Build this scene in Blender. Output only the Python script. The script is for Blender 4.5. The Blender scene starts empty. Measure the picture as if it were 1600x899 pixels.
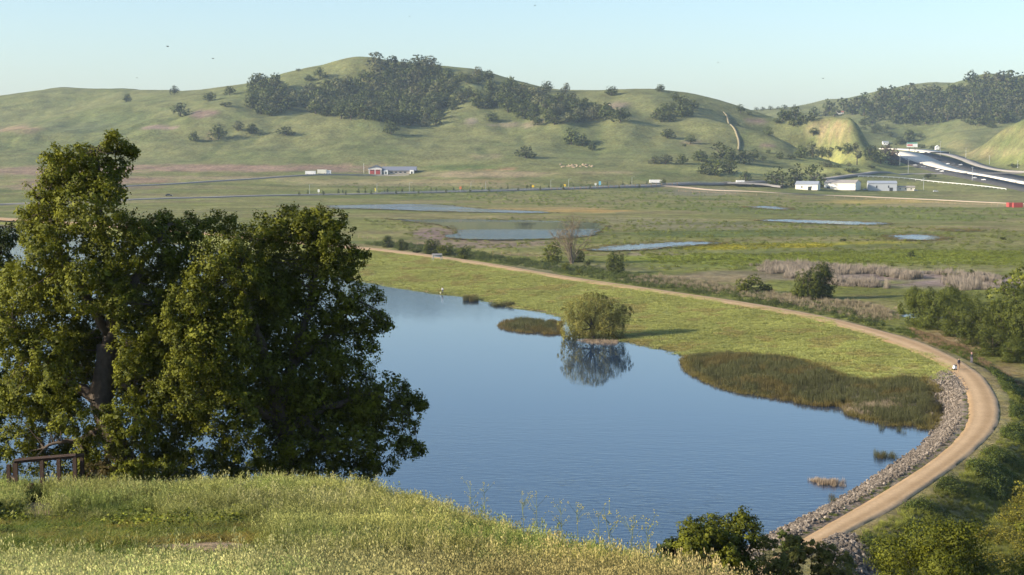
import bpy, math, random
import numpy as np
from mathutils import Vector, Matrix

# ------------------------------------------------------------------ camera, sky, sun, exposure
SC = bpy.context.scene
COL = SC.collection
F = 2400.0                      # focal length in photo pixels (1600 wide)
CAMZ = 38.0
PITCH = math.atan(209.5 / F)
cam_d = bpy.data.cameras.new('camera')
cam_d.lens = 54.0; cam_d.sensor_width = 36.0
cam_d.clip_start = 0.5; cam_d.clip_end = 30000
cam = bpy.data.objects.new('camera', cam_d); COL.objects.link(cam)
cam.location = (0, 0, CAMZ); cam.rotation_euler = (math.pi / 2 - PITCH, 0, 0)
SC.camera = cam
SUN_EL = math.radians(21)
SUN_AZ = math.radians(16)       # light travels towards +X and a little towards +Y
Ldir = Vector((math.cos(SUN_EL) * math.cos(SUN_AZ), math.cos(SUN_EL) * math.sin(SUN_AZ), -math.sin(SUN_EL)))
sun_d = bpy.data.lights.new('sun', 'SUN'); sun_d.energy = 5.0; sun_d.angle = math.radians(0.55)
sun_d.color = (1.0, 0.885, 0.71)
sun = bpy.data.objects.new('sun', sun_d); COL.objects.link(sun)
sun.rotation_euler = Ldir.to_track_quat('-Z', 'Y').to_euler()
sun.location = (-200, -50, 200)
W = bpy.data.worlds.new('World'); SC.world = W; W.use_nodes = True
wn = W.node_tree.nodes; wl = W.node_tree.links
bg = wn['Background']
sky = wn.new('ShaderNodeTexSky'); sky.sky_type = 'NISHITA'; sky.sun_disc = False
sky.sun_elevation = SUN_EL
# direction TO the sun = -Ldir ; Nishita rotation measured from +Y clockwise
sky.sun_rotation = math.atan2(-Ldir.x, -Ldir.y)
sky.altitude = 60; sky.air_density = 1.0; sky.dust_density = 1.2; sky.ozone_density = 2.6
wl.new(sky.outputs[0], bg.inputs[0]); bg.inputs[1].default_value = 0.12
SC.view_settings.view_transform = 'Standard'; SC.view_settings.look = 'None'
SC.view_settings.exposure = 0.95; SC.view_settings.gamma = 1.0; SC.view_settings.use_curve_mapping = False
cy = SC.cycles
cy.use_denoising = True; cy.max_bounces = 5; cy.diffuse_bounces = 2; cy.glossy_bounces = 2
cy.transmission_bounces = 3; cy.volume_bounces = 0; cy.transparent_max_bounces = 8
cy.use_adaptive_sampling = True; cy.adaptive_threshold = 0.02
cy.caustics_reflective = False; cy.caustics_refractive = False

# ------------------------------------------------------------------ geometry helpers
CP, SP = math.cos(PITCH), math.sin(PITCH)
def ray(px, py):
    u = (px - 800.0) / F; v = (449.5 - py) / F
    return np.array([u, CP + v * SP, -SP + v * CP])
def at_d(px, py, d):            # point on that sight line at forward distance d
    r = ray(px, py); t = d / r[1]
    return np.array([0, 0, CAMZ]) + r * t
def at_z(px, py, z):
    r = ray(px, py); t = (z - CAMZ) / r[2]
    return np.array([0, 0, CAMZ]) + r * t
def proj(x, y, z):
    dz = z - CAMZ
    fw = y * CP - dz * SP; up = y * SP + dz * CP
    fw = np.maximum(fw, 1e-3)
    return 800 + F * x / fw, 449.5 - F * up / fw
def sstep(a, b, x):
    t = np.clip((x - a) / (b - a), 0, 1); return t * t * (3 - 2 * t)
def pl_dist(x, y, P, closed=False):
    """distance of points to polyline P (n,2)"""
    P = np.asarray(P, float); A = P; B = np.roll(P, -1, 0)
    if not closed: A, B = P[:-1], P[1:]
    best = np.full(x.shape, 1e18)
    for a, b in zip(A, B):
        e = b - a; L = e @ e + 1e-9
        t = np.clip(((x - a[0]) * e[0] + (y - a[1]) * e[1]) / L, 0, 1)
        best = np.minimum(best, (x - a[0] - t * e[0]) ** 2 + (y - a[1] - t * e[1]) ** 2)
    return np.sqrt(best)
def in_poly(x, y, P):
    P = np.asarray(P, float); c = np.zeros(x.shape, bool); n = len(P); j = n - 1
    for i in range(n):
        xi, yi = P[i]; xj, yj = P[j]
        cond = ((yi > y) != (yj > y)) & (x < (xj - xi) * (y - yi) / (yj - yi + 1e-12) + xi)
        c ^= cond; j = i
    return c
def vnoise(x, y, seed=0):
    """smooth value noise, 0..1"""
    xi = np.floor(x).astype(np.int64); yi = np.floor(y).astype(np.int64); fx = x - xi; fy = y - yi
    fx = fx * fx * (3 - 2 * fx); fy = fy * fy * (3 - 2 * fy)
    def h(a, b):
        n = (a * 374761393 + b * 668265263 + seed * 1442695041) & 0x7fffffff
        n = ((n ^ (n >> 13)) * 1274126177) & 0x7fffffff
        return ((n ^ (n >> 16)) & 0xffff) / 65535.0
    return (h(xi, yi) * (1 - fx) + h(xi + 1, yi) * fx) * (1 - fy) + (h(xi, yi + 1) * (1 - fx) + h(xi + 1, yi + 1) * fx) * fy
def fbm(x, y, o=4, seed=0):
    s = 0; a = 0.5; n = 0
    for k in range(o):
        s = s + a * vnoise(x * 2 ** k, y * 2 ** k, seed + k * 17); n += a; a *= 0.5
    return s / n

def resample(P, n):
    P = np.asarray(P, float); d = np.r_[0, np.cumsum(np.linalg.norm(np.diff(P, axis=0), axis=1))]
    t = np.linspace(0, d[-1], n)
    return np.stack([np.interp(t, d, P[:, k]) for k in range(P.shape[1])], 1)
def smooth_line(P, n, it=2):
    P = np.asarray(P, float)
    for _ in range(it):          # Chaikin
        Q = np.empty((2 * len(P), P.shape[1])); Q[0] = P[0]; Q[-1] = P[-1]
        Q[1:-1:2] = 0.75 * P[:-1] + 0.25 * P[1:]; Q[2:-1:2] = 0.25 * P[:-1] + 0.75 * P[1:]
        P = Q
    return resample(P, n)

# ------------------------------------------------------------------ object helpers
def mesh(name, V, Fc, mats=None, mat_idx=None, smooth=False, attrs=None):
    """V (n,3); Fc an int array (m,3|4) or a list of index lists"""
    me = bpy.data.meshes.new(name)
    V = np.asarray(V, np.float32)
    if isinstance(Fc, np.ndarray):
        k = Fc.shape[1]; m = len(Fc)
        me.vertices.add(len(V)); me.vertices.foreach_set('co', V.ravel())
        me.loops.add(m * k); me.loops.foreach_set('vertex_index', Fc.astype(np.int32).ravel())
        me.polygons.add(m); me.polygons.foreach_set('loop_start', np.arange(0, m * k, k, dtype=np.int32))
        me.update(calc_edges=True)
    else:
        me.from_pydata(V.tolist(), [], Fc); me.update()
    if attrs:
        for an, (ty, arr) in attrs.items():
            a = me.attributes.new(an, ty, 'POINT')
            arr = np.asarray(arr, np.float32)
            if ty == 'FLOAT': a.data.foreach_set('value', arr.ravel())
            elif ty == 'FLOAT_VECTOR': a.data.foreach_set('vector', arr.ravel())
            elif ty == 'FLOAT_COLOR':
                if arr.shape[1] == 3: arr = np.c_[arr, np.ones(len(arr), np.float32)]
                a.data.foreach_set('color', arr.ravel())
    for mt in (mats if isinstance(mats, (list, tuple)) else [mats] if mats else []): me.materials.append(mt)
    if mat_idx is not None: me.polygons.foreach_set('material_index', np.asarray(mat_idx, np.int32))
    if smooth: me.polygons.foreach_set('use_smooth', np.ones(len(me.polygons), bool))
    return me
def link(name, data, parent=None, loc=None, rot=None, scl=None):
    o = bpy.data.objects.new(name, data); COL.objects.link(o)
    if parent is not None: o.parent = parent
    if loc is not None: o.location = [float(v) for v in loc]
    if rot is not None: o.rotation_euler = rot
    if scl is not None: o.scale = (scl, scl, scl) if np.isscalar(scl) else scl
    return o
def tag(o, label=None, cat=None, group=None, kind=None):
    if label: o['label'] = label
    if cat: o['category'] = cat
    if group: o['group'] = group
    if kind: o['kind'] = kind
    return o

class MB:
    """collects boxes, prisms and tubes for one mesh"""
    def __init__(s): s.v = []; s.f = []
    def add(s, V, Fc):
        b = len(s.v); s.v += [tuple(map(float, p)) for p in V]; s.f += [[b + i for i in f] for f in Fc]
        return s
    def box(s, x0, x1, y0, y1, z0, z1):
        V = [(x, y, z) for z in (z0, z1) for y in (y0, y1) for x in (x0, x1)]
        return s.add(V, [(0, 2, 3, 1), (4, 5, 7, 6), (0, 1, 5, 4), (2, 6, 7, 3), (0, 4, 6, 2), (1, 3, 7, 5)])
    def prism(s, prof, a0, a1, axis='y'):
        """extrude closed profile [(a,z)]: axis 'y' -> profile in xz, 'x' -> profile in yz"""
        n = len(prof)
        mk = (lambda p, t: (p[0], t, p[1])) if axis == 'y' else (lambda p, t: (t, p[0], p[1]))
        V = [mk(p, a0) for p in prof] + [mk(p, a1) for p in prof]
        Fc = [tuple(range(n))[::-1], tuple(range(n, 2 * n))] + [(i, (i + 1) % n, n + (i + 1) % n, n + i) for i in range(n)]
        return s.add(V, Fc)
    def tube(s, P, R, sides=6, cap=True):
        P = np.asarray(P, float); n = len(P)
        R = np.full(n, R) if np.isscalar(R) else np.asarray(R, float)
        V = []; Fc = []
        up = np.array([0.31, 0.2, 0.93])
        for i in range(n):
            t = P[min(i + 1, n - 1)] - P[max(i - 1, 0)]; t = t / (np.linalg.norm(t) + 1e-9)
            a = np.cross(t, up); 
            if np.linalg.norm(a) < 1e-3: a = np.cross(t, [1, 0, 0])
            a /= np.linalg.norm(a); b = np.cross(t, a)
            for k in range(sides):
                w = 2 * math.pi * k / sides
                V.append(P[i] + R[i] * (math.cos(w) * a + math.sin(w) * b))
        for i in range(n - 1):
            for k in range(sides):
                k2 = (k + 1) % sides
                Fc.append((i * sides + k, i * sides + k2, (i + 1) * sides + k2, (i + 1) * sides + k))
        if cap:
            Fc.append(tuple(range(sides))[::-1]); Fc.append(tuple((n - 1) * sides + k for k in range(sides)))
        return s.add(V, Fc)
    def ball(s, c, r, seg=8, rings=6):
        rx, ry, rz = (r, r, r) if np.isscalar(r) else r
        V = [(c[0], c[1], c[2] - rz)]; Fc = []
        for i in range(1, rings):
            a = -math.pi / 2 + math.pi * i / rings
            for k in range(seg):
                w = 2 * math.pi * k / seg
                V.append((c[0] + rx * math.cos(a) * math.cos(w), c[1] + ry * math.cos(a) * math.sin(w), c[2] + rz * math.sin(a)))
        V.append((c[0], c[1], c[2] + rz)); top = len(V) - 1
        for k in range(seg):
            Fc.append((0, 1 + (k + 1) % seg, 1 + k)); Fc.append((top, top - seg + k, top - seg + (k + 1) % seg))
        for i in range(rings - 2):
            for k in range(seg):
                Fc.append((1 + i * seg + k, 1 + i * seg + (k + 1) % seg, 1 + (i + 1) * seg + (k + 1) % seg, 1 + (i + 1) * seg + k))
        return s.add(V, Fc)
    def mesh(s, name, mat, smooth=False): return mesh(name, s.v, s.f, mat, smooth=smooth)
    def build(s, name, mat, parent=None, smooth=False, **k): return link(name, s.mesh(name, mat, smooth), parent, **k)
def empty(name, loc=(0, 0, 0), rz=0.0, scl=1.0):
    o = link(name, None, None, loc, (0, 0, rz), scl); o.empty_display_size = 0.5; return o

# ------------------------------------------------------------------ materials
def nmat(name):
    m = bpy.data.materials.new(name); m.use_nodes = True
    nt = m.node_tree; b = nt.nodes['Principled BSDF']
    return m, nt.nodes, nt.links, b
def plain(name, rgb, rough=0.8, metal=0.0, var=0.12, nscale=2.0, spec=0.3, bump=0.0):
    m, n, l, b = nmat(name)
    tc = n.new('ShaderNodeTexCoord'); nz = n.new('ShaderNodeTexNoise'); nz.inputs['Scale'].default_value = nscale
    nz.inputs['Detail'].default_value = 5; l.new(tc.outputs['Object'], nz.inputs['Vector'])
    mx = n.new('ShaderNodeMix'); mx.data_type = 'RGBA'
    mx.inputs[6].default_value = (*[c * (1 - var) for c in rgb], 1); mx.inputs[7].default_value = (*[min(1, c * (1 + var)) for c in rgb], 1)
    l.new(nz.outputs['Fac'], mx.inputs[0]); l.new(mx.outputs[2], b.inputs['Base Color'])
    b.inputs['Roughness'].default_value = rough; b.inputs['Metallic'].default_value = metal
    b.inputs['Specular IOR Level'].default_value = spec
    if bump:
        bp = n.new('ShaderNodeBump'); bp.inputs['Strength'].default_value = bump; bp.inputs['Distance'].default_value = 0.05
        l.new(nz.outputs['Fac'], bp.inputs['Height']); l.new(bp.outputs[0], b.inputs['Normal'])
    return m
def noise_node(n, l, vec, scale, detail=4, rough=0.55):
    z = n.new('ShaderNodeTexNoise'); z.inputs['Scale'].default_value = scale
    z.inputs['Detail'].default_value = detail; z.inputs['Roughness'].default_value = rough
    l.new(vec, z.inputs['Vector']); return z.outputs['Fac']
def remap(n, l, v, a, b, c, d):
    r = n.new('ShaderNodeMapRange'); r.inputs[1].default_value = a; r.inputs[2].default_value = b
    r.inputs[3].default_value = c; r.inputs[4].default_value = d; l.new(v, r.inputs[0]); return r.outputs[0]
def vmul(n, l, col, fac):
    x = n.new('ShaderNodeVectorMath'); x.operation = 'SCALE'; l.new(col, x.inputs[0]); l.new(fac, x.inputs['Scale']); return x.outputs[0]
def mul(n, l, a, b):
    x = n.new('ShaderNodeMath'); x.operation = 'MULTIPLY'; l.new(a, x.inputs[0])
    if isinstance(b, (int, float)): x.inputs[1].default_value = b
    else: l.new(b, x.inputs[1])
    return x.outputs[0]
def attr_node(n, name, typ='GEOMETRY'):
    a = n.new('ShaderNodeAttribute'); a.attribute_type = typ; a.attribute_name = name; return a

def leaf_mat(name, c0, c1, trans=0.3, rough=0.5, objvar=0.25, attr='v'):
    """two-tone leaf: vertex attribute v mixes c0..c1, object random shifts the whole tree a little"""
    m, n, l, b = nmat(name)
    a = attr_node(n, attr); mx = n.new('ShaderNodeMix'); mx.data_type = 'RGBA'
    mx.inputs[6].default_value = (*c0, 1); mx.inputs[7].default_value = (*c1, 1); l.new(a.outputs['Fac'], mx.inputs[0])
    oi = n.new('ShaderNodeObjectInfo')
    s = remap(n, l, oi.outputs['Random'], 0, 1, 1 - objvar, 1 + objvar)
    col = vmul(n, l, mx.outputs[2], s)
    l.new(col, b.inputs['Base Color']); b.inputs['Roughness'].default_value = max(rough, .62); b.inputs['Specular IOR Level'].default_value = 0.12
    tr = n.new('ShaderNodeBsdfTranslucent'); l.new(col, tr.inputs['Color'])
    ms = n.new('ShaderNodeMixShader'); ms.inputs[0].default_value = trans
    l.new(b.outputs[0], ms.inputs[1]); l.new(tr.outputs[0], ms.inputs[2])
    l.new(ms.outputs[0], n['Material Output'].inputs['Surface'])
    return m
def tuft_mat(name, root, tip, trans=0.25, rough=0.6, var=0.25):
    """blades: attribute h runs root->tip; instancer attribute tint multiplies"""
    m, n, l, b = nmat(name)
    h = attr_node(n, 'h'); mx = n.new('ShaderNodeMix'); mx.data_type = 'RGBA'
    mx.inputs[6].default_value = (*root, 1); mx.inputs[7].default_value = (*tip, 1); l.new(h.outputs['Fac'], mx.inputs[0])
    t = attr_node(n, 'tint', 'INSTANCER')
    mm = n.new('ShaderNodeVectorMath'); mm.operation = 'MULTIPLY'; l.new(mx.outputs[2], mm.inputs[0]); l.new(t.outputs['Color'], mm.inputs[1])
    oi = n.new('ShaderNodeObjectInfo')
    col = vmul(n, l, mm.outputs[0], remap(n, l, oi.outputs['Random'], 0, 1, 1 - var, 1 + var))
    l.new(col, b.inputs['Base Color']); b.inputs['Roughness'].default_value = rough; b.inputs['Specular IOR Level'].default_value = 0.2
    tr = n.new('ShaderNodeBsdfTranslucent'); l.new(col, tr.inputs['Color'])
    ms = n.new('ShaderNodeMixShader'); ms.inputs[0].default_value = trans
    l.new(b.outputs[0], ms.inputs[1]); l.new(tr.outputs[0], ms.inputs[2]); l.new(ms.outputs[0], n['Material Output'].inputs['Surface'])
    return m

# ------------------------------------------------------------------ instanced ground cover (geometry nodes, "stuff")
def scatter(name, pts, rotz, scl, tint, protos, label, cat, idx=None, tilt=None, kind='stuff'):
    n = len(pts); rng = np.random.default_rng(len(name) * 7 + n)
    rot = np.zeros((n, 3)); rot[:, 2] = rotz
    if tilt is not None: rot[:, :2] = tilt
    me = bpy.data.meshes.new(name); me.vertices.add(n); me.vertices.foreach_set('co', np.asarray(pts, np.float32).ravel())
    def at(an, ty, arr, field):
        a = me.attributes.new(an, ty, 'POINT'); a.data.foreach_set(field, np.ascontiguousarray(arr).ravel())
    at('rot', 'FLOAT_VECTOR', rot.astype(np.float32), 'vector')
    sc3 = np.repeat(np.asarray(scl, np.float32)[:, None], 3, 1) if np.ndim(scl) == 1 else np.asarray(scl, np.float32)
    at('scl', 'FLOAT_VECTOR', sc3, 'vector')
    t4 = np.c_[np.asarray(tint, np.float32), np.ones(n, np.float32)]
    at('tint', 'FLOAT_COLOR', t4, 'color')
    if idx is None: idx = rng.integers(0, len(protos), n)
    at('pick', 'INT', np.asarray(idx, np.int32), 'value')
    c = bpy.data.collections.new(name + '_source')
    for k, pm in enumerate(protos):
        po = bpy.data.objects.new('%s_tuft%02d' % (name, k), pm); c.objects.link(po)
    ng = bpy.data.node_groups.new(name + '_scatter', 'GeometryNodeTree')
    ng.interface.new_socket('Geometry', in_out='INPUT', socket_type='NodeSocketGeometry')
    ng.interface.new_socket('Geometry', in_out='OUTPUT', socket_type='NodeSocketGeometry')
    N, L = ng.nodes, ng.links
    gi = N.new('NodeGroupInput'); go = N.new('NodeGroupOutput')
    ci = N.new('GeometryNodeCollectionInfo'); ci.inputs['Collection'].default_value = c
    ci.inputs['Separate Children'].default_value = True; ci.inputs['Reset Children'].default_value = True
    ip = N.new('GeometryNodeInstanceOnPoints'); ip.inputs['Pick Instance'].default_value = True
    mp = N.new('GeometryNodeMeshToPoints')
    def na(an, ty):
        x = N.new('GeometryNodeInputNamedAttribute'); x.data_type = ty; x.inputs['Name'].default_value = an; return x.outputs['Attribute']
    L.new(gi.outputs[0], mp.inputs['Mesh']); L.new(mp.outputs[0], ip.inputs['Points']); L.new(ci.outputs[0], ip.inputs['Instance'])
    L.new(na('pick', 'INT'), ip.inputs['Instance Index'])
    er = N.new('FunctionNodeEulerToRotation'); L.new(na('rot', 'FLOAT_VECTOR'), er.inputs[0]); L.new(er.outputs[0], ip.inputs['Rotation'])
    L.new(na('scl', 'FLOAT_VECTOR'), ip.inputs['Scale']); L.new(ip.outputs[0], go.inputs[0])
    o = link(name, me); md = o.modifiers.new('scatter', 'NODES'); md.node_group = ng
    return tag(o, label, cat, kind=kind)
# ------------------------------------------------------------------ the lie of the land
def Pz(L, z): return np.array([at_z(a, b, z)[:2] for a, b in L])
PATH_Z = 2.5
path_up = [(-500,318),(0,338),(300,361),(420,373),(540,384),(570,386),(620,391),(690,400),(760,410),(830,422),(900,434),(980,445),(1060,457),(1140,468),(1220,481),(1300,496),(1370,514),(1440,532),(1490,555),(1520,572),(1545,592),(1562,620),(1568,640),(1565,665),(1533,699),(1487,736),(1440,769),(1400,796),(1347,822),(1300,849),(1250,880),(1180,930)]
path_lo = [(-500,321),(0,341.5),(300,364),(420,377),(540,388),(570,391),(620,396),(690,406),(760,416.5),(830,429),(900,440.5),(980,452),(1060,464),(1140,476),(1220,490),(1290,504),(1360,526),(1430,553),(1480,575),(1497,590),(1506,612),(1512,640),(1510,660),(1500,684),(1473,706),(1443,727),(1400,754),(1350,784),(1300,811),(1254,839),(1200,872),(1130,915)]
PU, PL_ = Pz(path_up, PATH_Z), Pz(path_lo[:len(path_up)], PATH_Z)
pc = []
for p in PU:                     # centre line: midway to the nearest point of the inner edge
    d = np.linalg.norm(PL_ - p, axis=1); k = d.argmin(); pc.append((p + PL_[k]) / 2)
PCEN = np.array(pc)
lake_px = [(-900,343),(-300,350),(0,353.5),(60,357),(300,385),(500,425),(585,443),(640,452),(690,460),(720,462),(760,470),(800,480),(850,487),(885,497),(900,515),(905,527),(950,531),(985,534),(1020,543),(1060,547),(1068,556),(1085,572),(1150,600),(1230,612),(1310,622),(1380,636),(1440,650),(1462,655),(1470,634),(1477,649),(1463,676),(1447,696),(1410,722),(1367,749),(1337,769),(1300,791),(1223,830),(1160,866),(1090,920),(900,1010),(500,1010),(-900,1010)]
LAKE = Pz(lake_px, 0.0)
SIDE = np.vstack([PCEN, [[-60, 60], [-1500, 60]]])     # the lake side of the path
MARSH_Z = 1.0
pond_px = [
 [(515,322),(560,321),(640,319),(700,321),(750,327),(800,329),(830,330.5),(870,333),(830,333.5),(760,332.5),(700,331.5),(620,328.5),(560,326.5),(515,326.5)],
 [(600,342),(640,344),(700,343),(760,344),(830,345),(900,347),(955,350),(940,360),(915,372),(850,374.5),(760,375.5),(715,374),(688,370),(722,363),(700,354),(650,348)],
 [(918,391.5),(950,385),(1000,382),(1060,379),(1100,378.5),(1128,380),(1100,384),(1060,386),(1020,390),(980,393),(940,393)],
 [(1166,323.5),(1200,322),(1237,326),(1232,329),(1200,327),(1172,325.5)],
 [(1178,345),(1210,343),(1280,345),(1350,347),(1394,350),(1370,352.5),(1300,351.5),(1240,348.5)],
 [(1384,369),(1420,367),(1450,368),(1480,372),(1470,375.5),(1430,376.5),(1400,375)],
 [(1476,358.5),(1505,359.5),(1530,361),(1500,362),(1484,361)]]
PONDS = [Pz(p, MARSH_Z + 0.12) for p in pond_px]
creek_px = [(1395,492),(1440,500),(1500,503),(1520,512),(1560,535),(1600,552),(1700,590),(1700,560),(1600,538),(1540,520),(1500,497),(1440,490)]
CREEK = Pz(creek_px, 0.25)

def cloud(rows): return np.array([at_d(*r) for r in rows])
HILLPTS = cloud([
 # left far ridge
 (-500,185,2500),(-200,168,2500),(0,155,2500),(60,146,2500),(100,139,2500),(180,141,2500),(230,143,2480),(270,147,2400),(0,185,2250),(100,180,2250),(-300,210,2200),
 # left front ridge that climbs to the summit
 (-300,215,2000),(0,197,2050),(90,178,2080),(160,166,2100),(235,159,2120),(300,150,2140),(345,143,2150),(400,131,2150),(440,118,2150),(500,102,2150),(565,85.5,2150),(600,90,2160),(650,97,2160),(700,104,2170),(760,114,2170),(830,133,2150),(890,141,2120),(960,141,2100),(1010,139.5,2080),(1060,145,2060),(1110,156,2040),(1165,174,2000),(1210,187,1960),(1260,208,1900),(1305,229,1850),
 # left low mounds and flats in front
 (50,199,1850),(-50,215,1850),(100,222,1800),(150,205,1900),(250,195,1950),(200,240,1700),(100,245,1680),(-200,245,1700),(0,235,1750),
 # spur with bright crest
 (375,168,1950),(330,188,1860),(280,208,1790),(220,233,1710),(300,232,1700),(380,215,1770),(420,185,1900),(430,208,1800),
 # knoll in front of the wood
 (500,192,1830),(560,188.5,1810),(600,197,1800),(560,215,1720),(480,222,1720),(620,225,1730),(540,170,1960),(600,150,2020),(640,190,1900),(560,130,2080),(480,140,2060),
 # mid spurs right of the wood
 (720,140,2020),(700,180,1880),(660,205,1800),(760,172,1920),(740,205,1780),(790,190,1840),(850,165,1960),(860,205,1770),(800,225,1690),(900,230,1690),(930,190,1840),(970,165,1970),(1000,205,1780),(960,222,1700),(1050,180,1900),(1070,215,1750),(1120,195,1830),(1150,215,1750),(1200,215,1780),(1230,235,1700),(1130,238,1660),
 # foot of the hills
 (-300,262,1600),(0,258,1580),(150,256,1590),(300,254,1590),(450,252,1590),(600,250,1600),(750,250,1590),(900,248,1600),(1000,247,1600),(1100,250,1590),
 # benches below
 (-300,290,1400),(0,284,1400),(200,282,1400),(400,278,1440),(500,274,1480),(610,272.5,1540),(700,272,1500),(850,272,1480),(950,270,1480),(1060,276,1480),(1000,264,1530),(1150,270,1520),(1200,282,1500),(1250,260,1620),(1330,264,1610),
 # frontage road and flats
 (-300,330,1080),(0,322,1130),(200,312,1180),(400,306,1240),(600,303,1290),(750,300,1320),(900,296,1370),(1030,291,1430),(1120,288.5,1470),(1180,300,1380),(1300,300,1450),(1330,296,1500),(1420,298,1500),(1400,288,1560),(1600,318,1280),(1600,305,1420),(1300,308,1370),(1450,313,1350),(1000,302,1330),
 # freeway grade
 (1600,297,1500),(1560,287,1580),(1520,277,1660),(1500,273,1690),(1490,264,1760),(1465,259,1820),(1440,251,1900),(1415,241,2050),(1395,233,2250),(1460,238,2150),(1480,246,1980),(1520,258,1800),(1550,267,1720),(1410,258,1850),(1380,270,1700),(1440,275,1650),(1480,285,1590),(1350,240,2050),(1300,243,1850),
 # front hill at the edge of the frame
 (1480,237,2000),(1530,213,1950),(1570,196,1900),(1610,183,1850),(1720,150,1850),(1560,235,1850),(1600,225,1780),(1600,205,1830),(1620,258,1700),(1570,258,1760),(1750,220,1700),
 # golden spur and field behind the freeway
 (1240,210,2350),(1270,198,2350),(1300,189,2350),(1325,184,2350),(1360,193,2420),(1400,206,2480),(1430,213,2480),(1270,215,2280),(1320,215,2250),(1380,222,2330),(1450,222,2300),(1440,205,2400),(1500,187,2500),(1545,185,2500),(1540,202,2350),(1480,212,2330),
 # wooded far hill and grassy saddle
 (1170,175,2900),(1220,171,2950),(1260,165,3000),(1330,152,3050),(1390,137,3100),(1430,132.5,3100),(1460,133.5,3100),(1490,134,3000),(1510,128,2900),(1545,117,2850),(1575,122,2850),(1600,120,2850),(1700,105,2850),(1250,182,2750),(1300,175,2750),(1350,170,2700),(1400,165,2700),(1450,165,2700),(1500,160,2700),(1560,155,2700),(1600,150,2700),(1700,140,2700),(1230,195,2600),(1400,190,2550),(1470,183,2560),(1600,180,2560)])
BACK = []
for (px, py, d, dd, dz) in [(100,139,2500,500,-70),(300,150,2140,330,-25),(565,85.5,2150,350,-75),(440,118,2150,330,-55),(700,104,2170,350,-75),(830,133,2150,350,-60),(1000,139.5,2080,350,-55),(1110,156,2040,330,-45),(1200,185,1960,300,-25),(1325,184,2350,180,-8),(1430,132.5,3100,600,-90),(1600,120,2850,700,-90),(1230,171,2950,700,-60),(-200,168,2500,500,-70),(1610,183,1850,330,-30),(1720,150,1850,300,-40)]:
    p = at_d(px, py, d); BACK.append([p[0] * (d + dd) / d, p[1] + dd, p[2] + dz])
FLAT = [[x, y, MARSH_Z] for y in (500, 700, 900, 1030) for x in np.linspace(-0.6 * y, 0.6 * y, 6)]
CTRL = np.vstack([HILLPTS, BACK, FLAT, [[-2500, 1800, 60], [-2500, 3000, 90], [2500, 1800, 70], [2500, 3200, 110], [-1500, 1100, 12], [1500, 1100, 8], [0, 4200, 40], [1500, 4200, 60], [-1500, 4200, 60], [3500, 5200, 40], [-3500, 5200, 40]]])
RB_C2 = 0.35 ** 2
def rb_phi(x, y):
    return np.sqrt((x[:, None] - CTRL[None, :, 0] / 100) ** 2 + (y[:, None] - CTRL[None, :, 1] / 100) ** 2 + RB_C2)
n_c = len(CTRL); A = np.zeros((n_c + 1, n_c + 1)); A[:n_c, :n_c] = rb_phi(CTRL[:, 0] / 100, CTRL[:, 1] / 100)
A[:n_c, :n_c] += 0.0 * np.eye(n_c); A[n_c, :n_c] = A[:n_c, n_c] = 1
RW = np.linalg.solve(A, np.r_[CTRL[:, 2], 0])
def z_hills(x, y):
    out = np.empty(len(x))
    for s in range(0, len(x), 40000):
        out[s:s + 40000] = rb_phi(x[s:s + 40000] / 100, y[s:s + 40000] / 100) @ RW[:n_c] + RW[n_c]
    return out
# the near hillside the photographer stands on (its own control points)
FG = np.vstack([cloud([(-400,930,20),(0,930,20),(400,930,20),(800,935,20),(1150,948,20),
 (0,876,28),(300,874,28),(600,880,28),(900,898,28),(1050,918,28),
 (-100,836,40),(0,836,40),(300,834,40),(600,842,40),(800,872,40),(900,893,38),(1000,908,33),(1120,940,27),
 (-100,810,50),(0,810,50),(300,808,50),(600,820,50),(720,844,48),
 (-200,784,62),(0,784,62),(150,782,62),(300,782,62),(450,784,62),(600,802,60),(680,824,56),
 (-200,785,74),(100,800,74),(200,805,74),(320,808,74),(420,812,72),(560,830,68),(200,788,68),(330,790,68),(50,785,68)]),
 [[-40, 0, 38], [0, 0, 36.3], [0, -30, 40], [-60, -30, 44], [40, -30, 26], [12, 0, 34.5], [25, 0, 28], [45, 0, 16], [-60, 40, 30], [-70, 75, 21],
  [12, 22, 28.5], [20, 30, 22], [35, 30, 14], [55, 30, 6], [14, 42, 22], [22, 55, 15], [40, 60, 8], [4, 58, 20], [-6, 75, 16], [10, 80, 11], [28, 85, 6.5], [45, 90, 3],
  [-25, 88, 14.5], [-15, 86, 14], [-50, 90, 15.5], [-8, 84, 13], [-70, 92, 16], [-25, 100, 11.5], [-60, 110, 11], [-5, 100, 9], [8, 105, 5.5], [20, 110, 3.6], [-30, 130, 2], [-60, 140, 3], [0, 130, 0.5], [14, 128, 1.8], [-30, 152, -3], [0, 152, -4], [-80, 165, -3], [25, 135, -1], [40, 125, -2], [60, 110, -3], [90, 60, -3], [60, 150, -6], [0, 190, -12], [-100, 210, -12], [90, 200, -12]]])
FP = lambda x, y: np.sqrt((x[:, None] - FG[None, :, 0]) ** 2 + (y[:, None] - FG[None, :, 1]) ** 2 + 4.0 ** 2)
n_f = len(FG); A = np.zeros((n_f + 1, n_f + 1)); A[:n_f, :n_f] = FP(FG[:, 0], FG[:, 1]); A[n_f, :n_f] = A[:n_f, n_f] = 1
FW = np.linalg.solve(A, np.r_[FG[:, 2], 0])

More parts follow.
